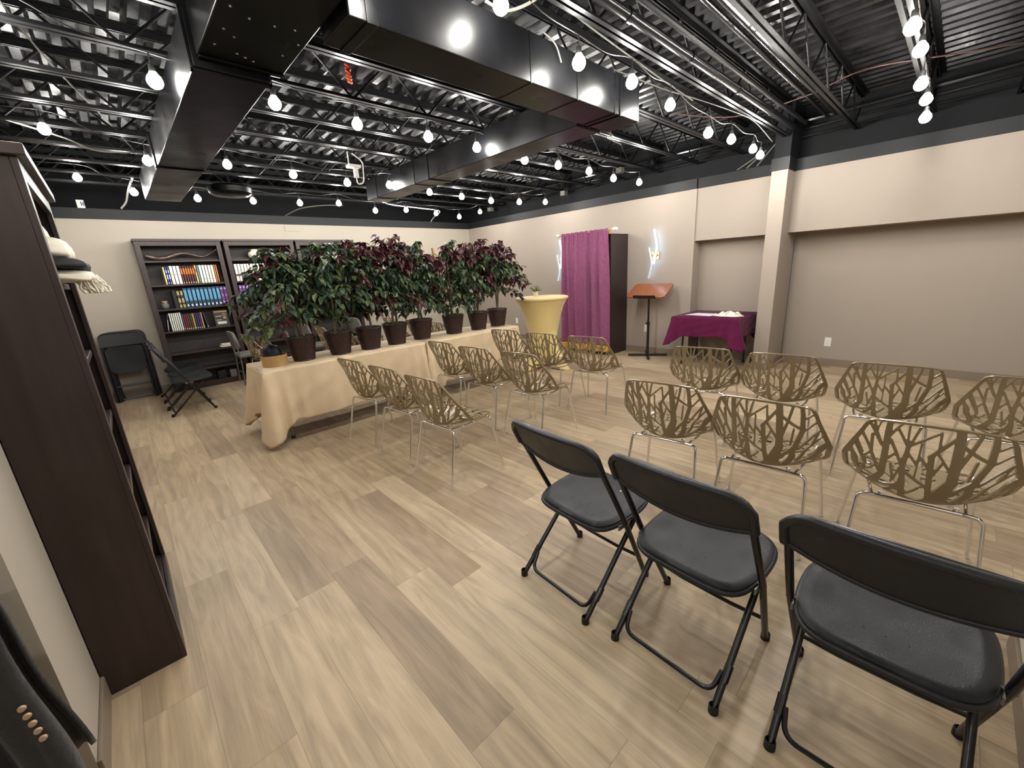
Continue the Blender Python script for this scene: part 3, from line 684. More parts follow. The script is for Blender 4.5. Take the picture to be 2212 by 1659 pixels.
# ------------------------------------------------------------------ black folding chairs
def rounded_panel(mb, fn, nu, nv, th):
    """fn(u,v)->(pos, normal) closed panel with thickness and rounded lip"""
    top = []; bot = []
    for j in range(nv):
        for i in range(nu):
            p, n = fn(-1+2*i/(nu-1), -1+2*j/(nv-1)); top.append(p+n*th/2); bot.append(p-n*th/2)
    fs = []; m = nu*nv
    for j in range(nv-1):
        for i in range(nu-1):
            a, b, c, d = j*nu+i, j*nu+i+1, (j+1)*nu+i+1, (j+1)*nu+i
            fs.append((a, b, c, d)); fs.append((m+d, m+c, m+b, m+a))
    loop = [i for i in range(nu)]+[j*nu+nu-1 for j in range(1, nv)]+[(nv-1)*nu+i for i in range(nu-2, -1, -1)]+[j*nu for j in range(nv-2, 0, -1)]
    for a, b in zip(loop, loop[1:]+loop[:1]): fs.append((b, a, m+a, m+b))
    mb.add([tuple(p) for p in top+bot], fs)
def sq2round(u, v, k=0.45):
    # blends a square patch towards a superellipse
    r = max(abs(u), abs(v))
    if r < 1e-6: return u, v
    a = math.atan2(v, u); n = 5.0
    se = (abs(math.cos(a))**n+abs(math.sin(a))**n)**(-1/n)
    return se*math.cos(a)*r, se*math.sin(a)*r
def seat_fn(u, v):
    x, y = sq2round(u, v)
    wy = 0.226+0.006*x-0.02*(x*x)
    z = 0.432+0.010*x-0.022*(1-x*x)*(1-y*y)+0.012*(x > 0)*x**3
    edge = max(abs(u), abs(v))
    z -= 0.014*max(0, (edge-0.93)/0.07)
    return Vector((0.082+0.198*x, wy*y, z)), Vector((0, 0, 1))
MS = 0.79
def back_fn(u, v):
    # v -1 bottom .. 1 top ; curved concave towards +x, slanted with the tubes
    c = max(0.0, (abs(u)-0.72)/0.28)
    top = 0.848-0.055*c**2.2; bot = 0.718-0.052*(1-u*u)**1.0
    z = bot+(top-bot)*(v+1)/2
    x = -0.098-(z-0.6)*0.47-0.022*(1-u*u)*(1.0)
    return Vector((x, 0.252*u, z)), Vector((0.9, 0, 0.42)).normalized()
def folding_chair(label, folded=False):
    f = thing('folding_chair', label, 'chair', group='black folding chairs')
    y0 = 0.243
    # front legs and back uprights: one bent frame
    fr = MB(); a = Vector((0.222, y0, 0.012)); 
    for s in (-1, 1):
        fr.tube([(0.222, s*0.218, 0.012), (0.01, s*y0, 0.42), (-0.152, s*y0, 0.725)], 0.0125, 12)
    fr.tube(arc_path([(-0.147, -y0, 0.715), (-0.20, -y0, 0.835), (-0.20, y0, 0.835), (-0.147, y0, 0.715)], 0.085, 8), 0.0125, 12)
    fr.build('back_frame', MT['black_metal'], f)
    bk = MB(); rounded_panel(bk, back_fn, 33, 9, 0.009)
    bo = bk.build('backrest', MT['black_plastic'], f, smooth=60)
    lip = MB(); pts = []
    for k in range(33): 
        p, n = back_fn(-1+2*k/32, 1.0); pts.append(p+Vector((-0.004, 0, 0.002)))
    for s in (1,): 
        for k in range(1, 7): p, n = back_fn(1, 1-2*k/6); pts.append(p+Vector((-0.004, 0, 0)))
    pre = []
    for k in range(6, 0, -1): p, n = back_fn(-1, 1-2*k/6); pre.append(p+Vector((-0.004, 0, 0)))
    lip.tube(pre+pts, 0.0135, 10)
    pb = []
    for k in range(33): p, n = back_fn(-1+2*k/32, -1.0); pb.append(p+Vector((-0.004, 0, 0)))
    lip.tube(pb, 0.008, 8)
    lip.build('rolled_edge', MT['black_plastic'], bo, smooth=60)
    st = MB(); rounded_panel(st, seat_fn, 29, 25, 0.016)
    so = st.build('seat', MT['black_seat'], f, smooth=50)
    pts = []
    for k in range(72):
        a = 2*PI*k/72; m_ = max(abs(math.cos(a)), abs(math.sin(a))); p, n = seat_fn(math.cos(a)/m_, math.sin(a)/m_); pts.append(p+Vector((0, 0, -0.008)))
    pts.append(pts[0]); pts.append(pts[1])
    MB().tube(pts, 0.0105, 8, cap=False).build('seat_rim', MT['black_plastic'], so, smooth=60)
    hl = MB()
    for k in range(3): hl.lathe([(0, 0.0005), (0.0028, 0.0005), (0.0030, -0.001)], 8, (-0.01, -0.05+0.05*k, 0.4325))
    hl.build('drain_holes', MT['rubber'], so)
    for s in (-1, 1):
        rl_ = MB().tube(arc_path([(0.17, s*0.185, 0.405), (0.155, s*0.20, 0.37), (-0.215, s*0.205, 0.012)], 0.03), 0.012, 12).build('rear_leg', MT['black_metal'], f)
        MB().lathe([(0.0, 0), (0.017, 0), (0.0165, 0.03), (0.0135, 0.034)], 14, (-0.219, s*0.205, 0.0)).build('rubber_foot', MT['rubber'], rl_)
        MB().lathe([(0.0, 0), (0.017, 0), (0.0165, 0.028), (0.0135, 0.032)], 14, (0.225, s*0.218, 0.0)).build('rubber_foot', MT['rubber'], f)
        sl = MB().tube([(-0.148, s*0.205, 0.075), (-0.105, s*0.205, 0.118)], 0.0145, 10).build('sleeve', MT['black_metal'], rl_)
        hg = MB(); hg.box((-0.02, s*0.230-0.003, 0.385), (0.06, s*0.230+0.003, 0.408)); hg.tube([(0.014, s*0.20, 0.41), (0.014, s*0.255, 0.41)], 0.006, 8)
        hg.build('hinge', MT['grey_metal'], f, smooth=0)
    lo = MB().tube(arc_path([(-0.13, -0.19, 0.10), (-0.185, -0.178, 0.035), (-0.185, 0.178, 0.035), (-0.13, 0.19, 0.10)], 0.05, 7), 0.0085, 10)
    lo.build('rear_crossbar', MT['black_metal'], f)
    fc = MB(); fc.tube([(0.165, -0.22, 0.145), (0.148, -0.10, 0.15), (0.148, 0.10, 0.15), (0.165, 0.22, 0.145)], 0.008, 8)
    fc.build('front_crossbar', MT['black_metal'], f)
    return f
fc0 = folding_chair('black folding chair at the left end of the near row, light speck on its seat')
fc0.location = (1.425, 1.09, 0); fc0.rotation_euler = (0, 0, math.radians(-4))
dup(fc0, (1.42, 0.545, 0), math.radians(-3), 'black folding chair in the middle of the near row, grey scuffs on its seat')
dup(fc0, (1.425, -0.02, 0), math.radians(1), 'nearest black folding chair, beside the white wall stub, dusty seat')
sp_ = MB().lathe([(0, 0.001), (0.004, 0.0008), (0.005, 0)], 10, (1.60, 0.985, 0.4440)).build('speck', MT['white_plastic']); tag(sp_, 'tiny pale speck lying on the first folding chair seat', 'speck')
for k, (y, lb) in enumerate([(6.66, 'black folding chair by the back bookcase, nearest of the row of three'), (7.16, 'black folding chair by the back bookcase, middle of the row of three'), (7.66, 'black folding chair by the back bookcase, farthest of the row of three')]):
    dup(fc0, (0.42, y, 0), math.radians(1.5), lb)
# folded flat chairs leaning on the back wall
def folded_chair(label):
    f = thing('folded_chair', label, 'chair', group='folded black chairs')
    fr = MB()
    fr.tube(arc_path([(-0.225, 0, 0.0), (-0.225, 0, 0.985), (0.225, 0, 0.985), (0.225, 0, 0.0)], 0.09, 8), 0.0125, 10)
    fr.build('back_frame', MT['black_metal'], f)
    bk = MB()
    def bf(u, v):
        c = max(0.0, (abs(u)-0.72)/0.28); top = 0.985-0.07*c**2.2; bot = 0.80-0.0*(1-u*u)
        return Vector((0.238*u, 0.02*(1-u*u)-0.008, bot+(top-bot)*(v+1)/2)), Vector((0, 1, 0))
    rounded_panel(bk, bf, 25, 7, 0.012); bk.build('backrest', MT['black_plastic'], f, smooth=60)
    st = MB()
    def sf(u, v):
        x, y = sq2round(u, v); return Vector((0.205*x, -0.022+0.012*(1-x*x)*(1-y*y), 0.60+0.19*y)), Vector((0, 1, 0))
    rounded_panel(st, sf, 25, 21, 0.016); st.build('seat', MT['black_seat'], f, smooth=60)
    for s in (-1, 1):
        MB().tube([(s*0.198, -0.014, 0.0), (s*0.198, -0.014, 0.45)], 0.012, 10).build('rear_leg', MT['black_metal'], f)
    MB().tube(arc_path([(-0.19, -0.014, 0.10), (-0.18, -0.014, 0.035), (0.18, -0.014, 0.035), (0.19, -0.014, 0.10)], 0.04), 0.0085, 8).build('rear_crossbar', MT['black_metal'], f)
    MB().tube([(-0.22, 0, 0.22), (0.22, 0, 0.22)], 0.009, 8).build('front_crossbar', MT['black_metal'], f)
    return f
f0 = folded_chair('folded black chair leaning on the back wall, frontmost of the stack')
f0.location = (-0.06, 8.04, 0.0); f0.rotation_euler = (math.radians(-6), 0, 0)
for k, lb in enumerate(['folded black chair leaning on the back wall, middle of the stack', 'folded black chair leaning on the back wall, closest to the wall']):
    q = dup(f0, (-0.04+0.02*k, 8.095+0.055*k, 0.0), 0, lb); q.rotation_euler = (math.radians(-6+1*k), 0, 0)
# grey padded metal chairs beyond the table
def padded_chair(label):
    f = thing('padded_chair', label, 'chair', group='grey padded chairs')
    MB().box((-0.21, -0.21, 0.43), (0.22, 0.21, 0.49)).build('seat', MT['grey_pad'], f, bevel=0.02)
    def bf(u, v): return Vector((-0.20-0.05*(v+1)/2+0.03*u*u, 0.2*u*(1-0.12*max(0, v)), 0.56+0.29*(v+1)/2)), Vector((1, 0, 0.1))
    bk = MB(); rounded_panel(bk, lambda u, v: bf(*sq2round(u, v)), 17, 13, 0.03); bk.build('backrest', MT['grey_pad'], f, smooth=60)
    for sx in (-1, 1):
        for sy in (-1, 1):
            p = [(sx*0.19, sy*0.19, 0.44), (sx*0.215, sy*0.2, 0.0)]
            MB().tube(p, 0.012, 10).build('leg', MT['grey_metal'], f)
    for sy in (-1, 1): MB().tube([(-0.19, sy*0.19, 0.44), (-0.24, sy*0.185, 0.84)], 0.011, 10).build('back_support', MT['grey_metal'], f)
    MB().tube([(-0.205, -0.195, 0.2), (-0.205, 0.195, 0.2)], 0.008, 8).build('stretcher', MT['grey_metal'], f)
    return f
p0 = padded_chair('grey padded metal chair in front of the second back bookcase'); p0.location = (1.42, 7.72, 0)
dup(p0, (2.42, 7.47, 0), 0.05, 'grey padded chair glimpsed between the first two tree pots')
dup(p0, (3.3, 7.5, 0), 0.05, 'grey padded chair glimpsed left of the fourth tree pot')
# ------------------------------------------------------------------ bookcases
def bookcase(label, w, h, dep, shelves, crown=0.0, grp=None, base=0.08):
    """local: front faces +x, width along y (0..w), back at x=0"""
    b = thing('bookcase', label, 'bookcase', group=grp)
    t = 0.035
    MB().box((0, 0, 0), (dep-0.018, t, h)).build('side_panel', MT['dark_wood'], b, smooth=0, bevel=0.002)
    MB().box((0, w-t, 0), (dep-0.018, w, h)).build('side_panel', MT['dark_wood'], b, smooth=0, bevel=0.002)
    MB().box((0, t, 0.0), (0.012, w-t, h)).build('back_panel', MT['dark_back'], b, smooth=0)
    MB().box((-0.0, -crown, h), (dep+crown, w+crown, h+0.035)).build('top', MT['dark_wood'], b, smooth=0, bevel=0.003)
    fr = MB()
    fr.box((dep-0.018, 0, 0), (dep, 0.06, h)); fr.box((dep-0.018, w-0.06, 0), (dep, w, h)); fr.box((dep-0.018, 0.06, h-0.06), (dep, w-0.06, h)); fr.box((dep-0.018, 0.06, 0), (dep, w-0.06, base))
    fr.build('face_frame', MT['dark_wood'], b, smooth=0, bevel=0.002)
    for z in shelves:
        MB().box((0.012, t, z-0.025), (dep-0.02, w-t, z)).build('shelf', MT['dark_wood'], b, smooth=0, bevel=0.002)
    return b
SH = [1.94, 1.60, 1.25, 0.92, 0.58, 0.30, 0.08]
YF = 8.0
bk1 = bookcase('tall espresso bookcase at the back holding a horn and rows of books', 1.02, 2.205, 0.29, SH, 0.012, 'espresso bookcases along the back wall')
bk1.location = (0.37, 8.289, 0); bk1.rotation_euler = (0, 0, -PI/2)
dup(bk1, (1.43, 8.289, 0), -PI/2, 'tall espresso bookcase with the cream vase and white and purple books')
dup(bk1, (2.49, 8.289, 0), -PI/2, 'espresso bookcase farthest right on the back wall, mostly hidden by the trees')
nb = bookcase('dark brown bookcase looming at the left edge, seen from its side', 0.89, 1.95, 0.25, [1.58, 1.27, 0.96, 0.65, 0.34, 0.08], 0.022)
nb.location = (XL+0.003, 2.045, 0)

def bx_part(a, b, name, m, parent, bev=0.0):
    return MB().box(a, b).build(name, m, parent, smooth=0, bevel=bev)
def book(x, y, z, t, h, d, cover, label, grp, pages=(226, 218, 200), bands=(), lean=0.0):
    """upright book, spine facing -Y, x = left edge"""
    o = thing('book', label, 'book', (x, y, z), 0, grp); o.rotation_euler = (0, lean, 0)
    m = MB(); c = 0.003
    m.box((0, 0, 0), (c, d, h)); m.box((t-c, 0, 0), (t, d, h)); m.box((0, 0, 0), (t, c, h))
    m.build('cover', cmat(*cover), o, smooth=0)
    MB().box((c, c, 0.003), (t-c, d-0.004, h-0.003)).build('pages', cmat(*pages, 0.8), o, smooth=0)
    for (f0, f1, col, inset) in bands:
        MB().box((t*inset, -0.0012, h*f0), (t*(1-inset), 0.0004, h*f1)).build('spine_label', cmat(*col), o, smooth=0)
    return o
rnd = random.Random(3)
def run(specs, x0, z, y=8.02, grp=''):
    x = x0
    for (n, t, h, d, cover, bands, lab) in specs:
        for k in range(n):
            lb = lab if n == 1 else '%s, %s from the left' % (lab, ORD[k])
            hh = h*(1+rnd.uniform(-.006, .006)); book(x+0.0018, y, z, t-0.0036, hh, d, tuple(max(0, min(255, int(c*rnd.uniform(.95, 1.04)))) for c in cover), lb, grp, bands=bands); x += t
    return x
WH = (222, 220, 214)
run([(1, .026, .25, .17, (205, 190, 120), [(0.15, .8, (225, 215, 160), .2)], 'pale yellow book at the left of the upper bookshelf'),
     (2, .026, .255, .17, (40, 62, 140), [(0.3, .55, (200, 206, 222), .2), (.65, .8, (200, 206, 222), .25), (.06, .12, (230, 230, 230), .3)], 'blue and white striped book on the upper shelf'),
     (3, .042, .26, .17, WH, [(0.5, .56, (180, 178, 172), .2), (.04, .07, (60, 60, 60), .4)], 'thick white volume on the upper shelf'),
     (6, .029, .25, .17, (84, 34, 30), [(.55, .88, (196, 108, 38), .12), (.03, .09, (225, 220, 210), .3)], 'maroon book with orange spine panel on the upper shelf'),
     (1, .028, .265, .17, (190, 165, 84), [(.1, .35, (210, 195, 130), .2), (.6, .8, (120, 90, 50), .2)], 'mustard yellow book on the upper shelf'),
     (1, .028, .26, .17, (92, 112, 128), [(.1, .8, (108, 132, 150), .2)], 'grey blue book beside the white set on the upper shelf'),
     (5, .038, .262, .17, WH, [(.22, .235, (120, 110, 130), 0), (.05, .08, (120, 90, 120), .4)], 'white volume with thin lines on the upper shelf'),
     (2, .024, .262, .17, (176, 104, 48), [(.1, .9, (196, 128, 66), .25)], 'orange tan book at the right end of the upper shelf')], 0.605, 1.601, grp='books on the upper shelf of the left back bookcase')
x = run([(1, .05, .262, .18, (20, 19, 22), [], 'plain black book beside the gold lettered pair'),
     (2, .042, .262, .18, (44, 40, 36), [(.72, .95, (168, 148, 96), .15), (.3, .55, (168, 148, 96), .15), (.03, .2, (168, 148, 96), .15)], 'black book with gold spine ornaments'),
     (9, .052, .285, .18, (28, 66, 100), [(.34, .9, (84, 150, 186), .16), (.06, .16, (224, 226, 228), .32), (.2, .32, (38, 52, 72), .1)], 'light blue volume on the middle shelf'),
     (2, .048, .282, .18, (92, 50, 112), [(.84, .93, (180, 150, 200), .2), (.1, .2, (170, 130, 190), .2), (.45, .6, (140, 96, 165), .2)], 'purple volume at the right end of the middle shelf')], 0.640, 1.251, grp='books on the middle shelf of the left back bookcase')
x0 = 0.495
book(0.475, 8.02, 0.921, .022, .25, .16, (40, 32, 36), 'dark book leaning at the left of the lower bookshelf', 'books on the lower shelf of the left back bookcase', bands=[(.1, .7, (170, 160, 160), .3)], lean=0.12)
x = run([(6, .0245, .265, .17, WH, [(.05, .07, (60, 60, 60), .3)], 'slim white volume on the lower shelf'),
     (1, .027, .235, .16, (70, 62, 88), [(.05, .12, (210, 200, 190), .3)], 'dusky violet book on the lower shelf'),
     (2, .024, .235, .16, (128, 36, 44), [(.03, .1, (225, 215, 200), .3)], 'red book on the lower shelf'),
     (2, .026, .235, .16, (58, 66, 46), [(.03, .1, (225, 215, 200), .3)], 'dark green book on the lower shelf'),
     (1, .03, .235, .16, (168, 120, 48), [(.03, .1, (225, 200, 160), .3)], 'amber book on the lower shelf'),
     (2, .026, .235, .16, (38, 46, 100), [(.03, .1, (225, 225, 230), .3)], 'navy blue book on the lower shelf'),
     (1, .026, .235, .16, (84, 40, 72), [(.03, .1, (225, 215, 200), .3)], 'plum book on the lower shelf'),
     (1, .026, .24, .16, (158, 128, 104), [(.03, .1, (225, 215, 200), .3)], 'tan book on the lower shelf')], 0.53, 0.921, grp='books on the lower shelf of the left back bookcase')
book(x+0.03, 8.02, 0.921, .026, .24, .16, (34, 34, 40), 'dark book leaning left beside the illustrated cover', 'books on the lower shelf of the left back bookcase', bands=[(.05, .12, (210, 210, 214), .3)], lean=-0.10)
# face-out illustrated book
o = thing('display_book', 'dark illustrated book displayed face out at the right of the lower shelf', 'book', (1.09, 8.06, 0.921)); o.rotation_euler = (-0.12, 0, 0)
bx_part((0, 0, 0), (0.19, 0.02, 0.25), 'cover', cmat(44, 34, 28), o)
for a, b, c in [((.01, -.001, .215), (.18, 0.001, .235), (190, 150, 60)), ((.02, -.001, .15), (.1, 0.001, .158), (200, 190, 170)), ((.03, -.001, .03), (.15, 0.001, .07), (190, 190, 186)), ((.12, -.001, .11), (.16, 0.001, .14), (160, 130, 90)), ((.02, -.001, .09), (.09, 0.001, .10), (170, 160, 140))]:
    bx_part(a, b, 'cover_art', cmat(*c), o)
MB().tube([(0.14+0.02*math.cos(a), -0.001, 0.175+0.02*math.sin(a)) for a in [2*PI*k/16 for k in range(17)]], 0.003, 6).build('cover_ring', cmat(200, 196, 186), o)
# second bookcase: white set, blue white folders, purple set
x = run([(10, .045, .262, .18, (224, 218, 206), [(.28, .42, (96, 84, 76), 0.02), (.6, .62, (170, 164, 150), .1)], 'cream volume with dark middle band, second bookcase')], 1.505, 1.601, grp='cream volumes in the second back bookcase')
x = run([(6, .05, .24, .18, (40, 66, 104), [(.5, .8, (110, 150, 190), .2), (.05, .14, (220, 222, 226), .3)], 'blue folder half hidden behind leftmost tree')], x+0.01, 1.601, grp='blue folders in the second back bookcase')
run([(16, .048, .285, .18, (98, 52, 124), [(.84, .93, (186, 156, 208), .2), (.08, .2, (176, 136, 198), .18), (.42, .62, (146, 102, 172), .25)], 'purple volume in the second bookcase')], 1.505, 1.251, grp='purple volumes in the second back bookcase')
# horn
hp = []; hr = []
for k in range(60):
    t = k/59
    hp.append((0.47+0.86*t, 8.10+0.03*math.cos(t*9), 1.985+0.035*math.sin(t*10.5+2.6)*(1-0.2*t)+0.03*t+(0.05*(t-0.8)/0.2 if t > 0.8 else 0)+0.012)); hr.append(0.034*(1-t)**0.8+0.006)
o = MB().tube(hp, hr, 14).build('ram_horn', MT['horn'], smooth=80); tag(o, 'long twisted brown horn lying on the top bookshelf', 'horn')
# vase with greenery
o = thing('vase', 'round cream vase with trailing greenery on the top shelf', 'vase', (1.86, 8.12, 1.9405))
MB().lathe([(0.0, 0), (0.055, 0.0), (0.085, 0.03), (0.098, 0.065), (0.09, 0.10), (0.058, 0.125), (0.048, 0.13), (0.056, 0.15), (0.06, 0.152), (0.05, 0.15), (0.042, 0.13), (0.0, 0.12)], 28).build('body', MT['vase'], o, smooth=70)
def leaf_geo(mb, p, d, up, L, w, droop=0.25, fold=0.12):
    d = d.normalized(); s = d.cross(up)
    if s.length < 1e-4: s = d.orthogonal()
    s.normalize(); n = s.cross(d).normalized()
    q = [p, p+d*L*0.28+s*w*0.42+n*fold*w, p+d*L*0.28-s*w*0.42+n*fold*w, p+d*L*0.62+s*w*0.36-n*L*droop*0.3+n*fold*w, p+d*L*0.62-s*w*0.36-n*L*droop*0.3+n*fold*w, p+d*L-n*L*droop, p+d*L*0.3, p+d*L*0.63-n*L*droop*0.32]
    mb.add(q, [(0, 6, 1), (0, 2, 6), (6, 7, 3, 1), (6, 2, 4, 7), (7, 5, 3), (7, 4, 5)])
def sprig_set(mb, st, c, n, spread, length, L, w, rr, zmin=0.3):
    for k in range(n):
        a = rr.uniform(0, 2*PI); e = rr.uniform(zmin, 1.3); d = Vector((math.cos(a)*math.cos(e)*spread, math.sin(a)*math.cos(e)*spread, math.sin(e)))
        p = Vector(c); pts = [p.copy()]
        for i in range(6):
            p = p+d*length/6; d.z -= 0.06; pts.append(p.copy())
            for s in (0, 1):
                b = rr.uniform(0, 2*PI); leaf_geo(mb, p, Vector((math.cos(b), math.sin(b), rr.uniform(-.1, .8))), Vector((0, 0, 1)), L*rr.uniform(.7, 1.2), w)
        st.tube(pts, 0.0015, 4)
lm = MB(); sm = MB(); rr = random.Random(8)
for k in range(12):
    p = Vector((0.02, 0, 0.14)); d = Vector((0.9, rr.uniform(-.45, .05), rr.uniform(.1, .5))); pts = [p.copy()]
    for i in range(7):
        p = p+d*0.034; d.z -= 0.16; p.z = max(p.z, 0.02); p.y = min(p.y, 0.12); pts.append(p.copy())
        for s in range(3): b = rr.uniform(0, 2*PI); leaf_geo(lm, p, Vector((math.cos(b), math.sin(b), rr.uniform(-.4, .5))), Vector((0, 0, 1)), 0.024, 0.012)
    sm.tube(pts, 0.0015, 4)
lm.build('greenery', MT['sprig'], o, smooth=0); sm.build('stems', MT['bark'], o)
# glass jar, folded sheets, bottom shelf oddments
o = thing('glass_jar', 'small glass jar with a cork lid on the middle bookshelf', 'jar', (0.535, 8.10, 1.2505))
MB().lathe([(0, 0), (0.035, 0), (0.05, 0.03), (0.048, 0.07), (0.032, 0.095), (0.034, 0.105)], 20).build('glass', MT['glass'], o, smooth=70)
MB().lathe([(0, 0.004), (0.03, 0.004), (0.04, 0.03), (0.03, 0.055), (0, 0.06)], 16).build('contents', cmat(120, 104, 84), o)
MB().lathe([(0, 0.098), (0.036, 0.098), (0.036, 0.118), (0, 0.12)], 18).build('lid', MT['bamboo'], o)
for k in range(3):
    o = bx_part((1.08+0.01*k, 8.04, 0.581+0.017*k), (1.34-0.008*k, 8.22, 0.596+0.017*k), 'folded_cloth', MT['white_cloth'], None, 0.006)
    tag(o, 'folded white sheet on the low shelf, %s of the pile' % ['bottom', 'middle', 'top'][k], 'cloth', 'folded sheets on the low shelf')
o = MB().prism([(0, 0), (0.09, 0), (0.05, 0.1), (0.02, 0.1)], 0, 0.12).build('grey_bag', MT['grey_pad'], smooth=30); o.location = (1.12, 8.05, 0.0805); tag(o, 'small grey cloth bag on the bottom shelf', 'bag')
o = bx_part((0, 0, 0), (0.12, 0.15, 0.13), 'storage_box', MT['black_plastic'], None, 0.005); o.location = (0.95, 8.06, 0.0805); tag(o, 'dark box on the bottom shelf beside the grey bag', 'box')

# near bookcase contents: folded prayer shawl, white boxes on top
o = thing('prayer_shawl', 'folded white shawl with black stripes and fringe hanging off the near bookcase shelf', 'shawl', (-0.25, 2.48, 1.581))
def fold_fn(cx_, cz_, a_, b_, L_, seed):
    r0 = random.Random(seed); ph = [r0.uniform(0, 6) for _ in range(4)]
    def fn(u, v):
        a = 2*PI*u; k = 0.02 if v in (0, 1) else 1-0.12*abs(2*v-1)**4; yy = (v-0.5)*L_
        se = lambda t: math.copysign(abs(t)**0.55, t)
        X_ = a_*se(math.cos(a))*k
        return Vector((cx_+X_+0.004*math.sin(5*a+ph[0]+yy*20), yy, cz_+b_*se(math.sin(a))*k+0.004*math.sin(ph[1]+yy*26)-0.10*max(0, X_-0.05)))
    return fn
m = MB().grid(fold_fn(0.04, 0.125, 0.13, 0.038, 0.42, 1), 28, 14, True); m.build('folded_cloth', MT['white_cloth'], o, smooth=70, solid=0.004)
m = MB().grid(fold_fn(0.07, 0.066, 0.135, 0.020, 0.43, 2), 28, 14, True); m.build('dark_stripe', MT['black_stripe'], o, smooth=70, solid=0.004)
m = MB().grid(fold_fn(0.08, 0.025, 0.13, 0.020, 0.40, 3), 28, 10, True); m.build('lower_fold', MT['white_cloth'], o, smooth=70, solid=0.004)
m = MB(); m.lathe([(0.0, 0.09), (0.03, 0.085), (0.06, 0.06), (0.075, 0.02), (0.078, 0)], 24); m.xf(Matrix.Translation((-0.0, -0.08, 0.165)))
q = m.build('skullcap', MT['white_cloth'], None, smooth=70); q.location = (-0.2, 2.47, 1.581); tag(q, 'white domed cap resting on the folded shawl', 'cap')
fg = MB(); rr = random.Random(2)
for k in range(46):
    y = rr.uniform(-0.02, 0.3); x = 0.17+rr.uniform(-.02, .05); pts = [(x, y, 0.03)]
    for i in range(4): pts.append((x+0.008*i+rr.uniform(-.01, .014), y+rr.uniform(-.012, .012), 0.03-0.022*i-0.01))
    fg.tube(pts, 0.004, 5)
fg.build('fringe', MT['white_cloth'], o)
o = bx_part((-0.34, 2.58, 1.9855), (-0.15, 2.84, 2.045), 'white_box', MT['white_plastic'], None, 0.004); tag(o, 'white flat box on top of the near bookcase', 'box')

# black coats hanging in the corner at the lower left
o = thing('coat_rail', 'black metal rail holding coats at the lower left corner', 'rail', (-0.62, 1.42, 0))
MB().tube([(-0.5, 0, 0.86), (0.245, 0, 0.86)], 0.014, 12).build('rail', MT['black_metal'], o)
MB().tube([(0.225, 0, 0.86), (0.225, 0.0, 0.0)], 0.014, 12).build('upright', MT['black_metal'], o)
MB().tube([(-0.48, 0, 0.86), (-0.48, 0.0, 0.0)], 0.014, 12).build('upright', MT['black_metal'], o)
MB().box((0.21, -0.2, 0), (0.24, 0.18, 0.03)).build('foot', MT['black_metal'], o, smooth=0)
def coat(label, x0, x1, seed, col, ph):
    c = thing('coat', label, 'coat', (-0.62, 1.42, 0))
    def fn(u, v):
        x = x0+(x1-x0)*u; a = v*2-1  # v 0..1 front to back over the rail
        d = abs(a); z = 0.885-0.62*max(0, d-0.06); y = (0.022+0.05*d+0.02*math.sin(u*22+ph)*d+0.012*math.sin(u*47+ph)*d)*(1 if a > 0 else -1)
        if d < 0.06: y = 0.022*a/0.06; z = 0.885+0.004*(1-(a/0.06)**2)
        return Vector((x+0.04*u*d+0.006*math.sin(v*14+ph), y, z))
    MB().grid(fn, 48, 41).build('cloth', col, c, smooth=80, solid=0.012)
    return c, fn
c, fn = coat('black quilted coat with a row of beige buttons over the rail', -0.10, 0.25, 1, MT['coat_black'], 0.3)
for k in range(5):
    p = fn(0.95, 0.245-0.019*k)
    MB().lathe([(0, 0.006), (0.0065, 0.005), (0.008, 0)], 14).xf(Matrix.Translation(p+Vector((0, -0.008, 0))) @ Matrix.Rotation(PI/2, 4, 'X')).build('button', MT['button'], c)
c, fn = coat('dark coat with shiny beads behind the buttoned coat', -0.42, -0.12, 2, MT['coat_black'], 2.0)
bd = MB()
for k in range(40): 
    p = fn(0.93+0.02*math.sin(k*2.1), 0.24-0.006*k); bd.lathe([(0, 0.004), (0.004, 0.002), (0.0045, 0)], 8, tuple(p+Vector((0, -0.010, 0))))
bd.build('beading', MT['chrome'], c)
# ------------------------------------------------------------------ folding tables with cream cloths
def fold_table(label, x0, x1, y0, y1, h, m_top=None, leg_m=None, grp=None):
    t = thing('folding_table', label, 'table', ((x0+x1)/2, (y0+y1)/2, 0), 0, grp)
    a, b = (x1-x0)/2, (y1-y0)/2
    MB().box((-a, -b, h-0.03), (a, b, h)).build('tabletop', MT['white_plastic'] if m_top is None else m_top, t, smooth=0, bevel=0.006)
    for sx in (-1, 1):
        for sy in (-1, 1):
            lg = MB().tube([(sx*(a-0.17), sy*(b-0.09), h-0.03), (sx*(a-0.15), sy*(b-0.09), 0.012)], 0.013, 10).build('leg', MT['grey_metal'] if leg_m is None else leg_m, t)
            MB().lathe([(0, 0), (0.02, 0), (0.02, 0.02), (0.014, 0.03)], 12, (sx*(a-0.15), sy*(b-0.09), 0)).build('foot_cap', MT['rubber'], lg)
    return t
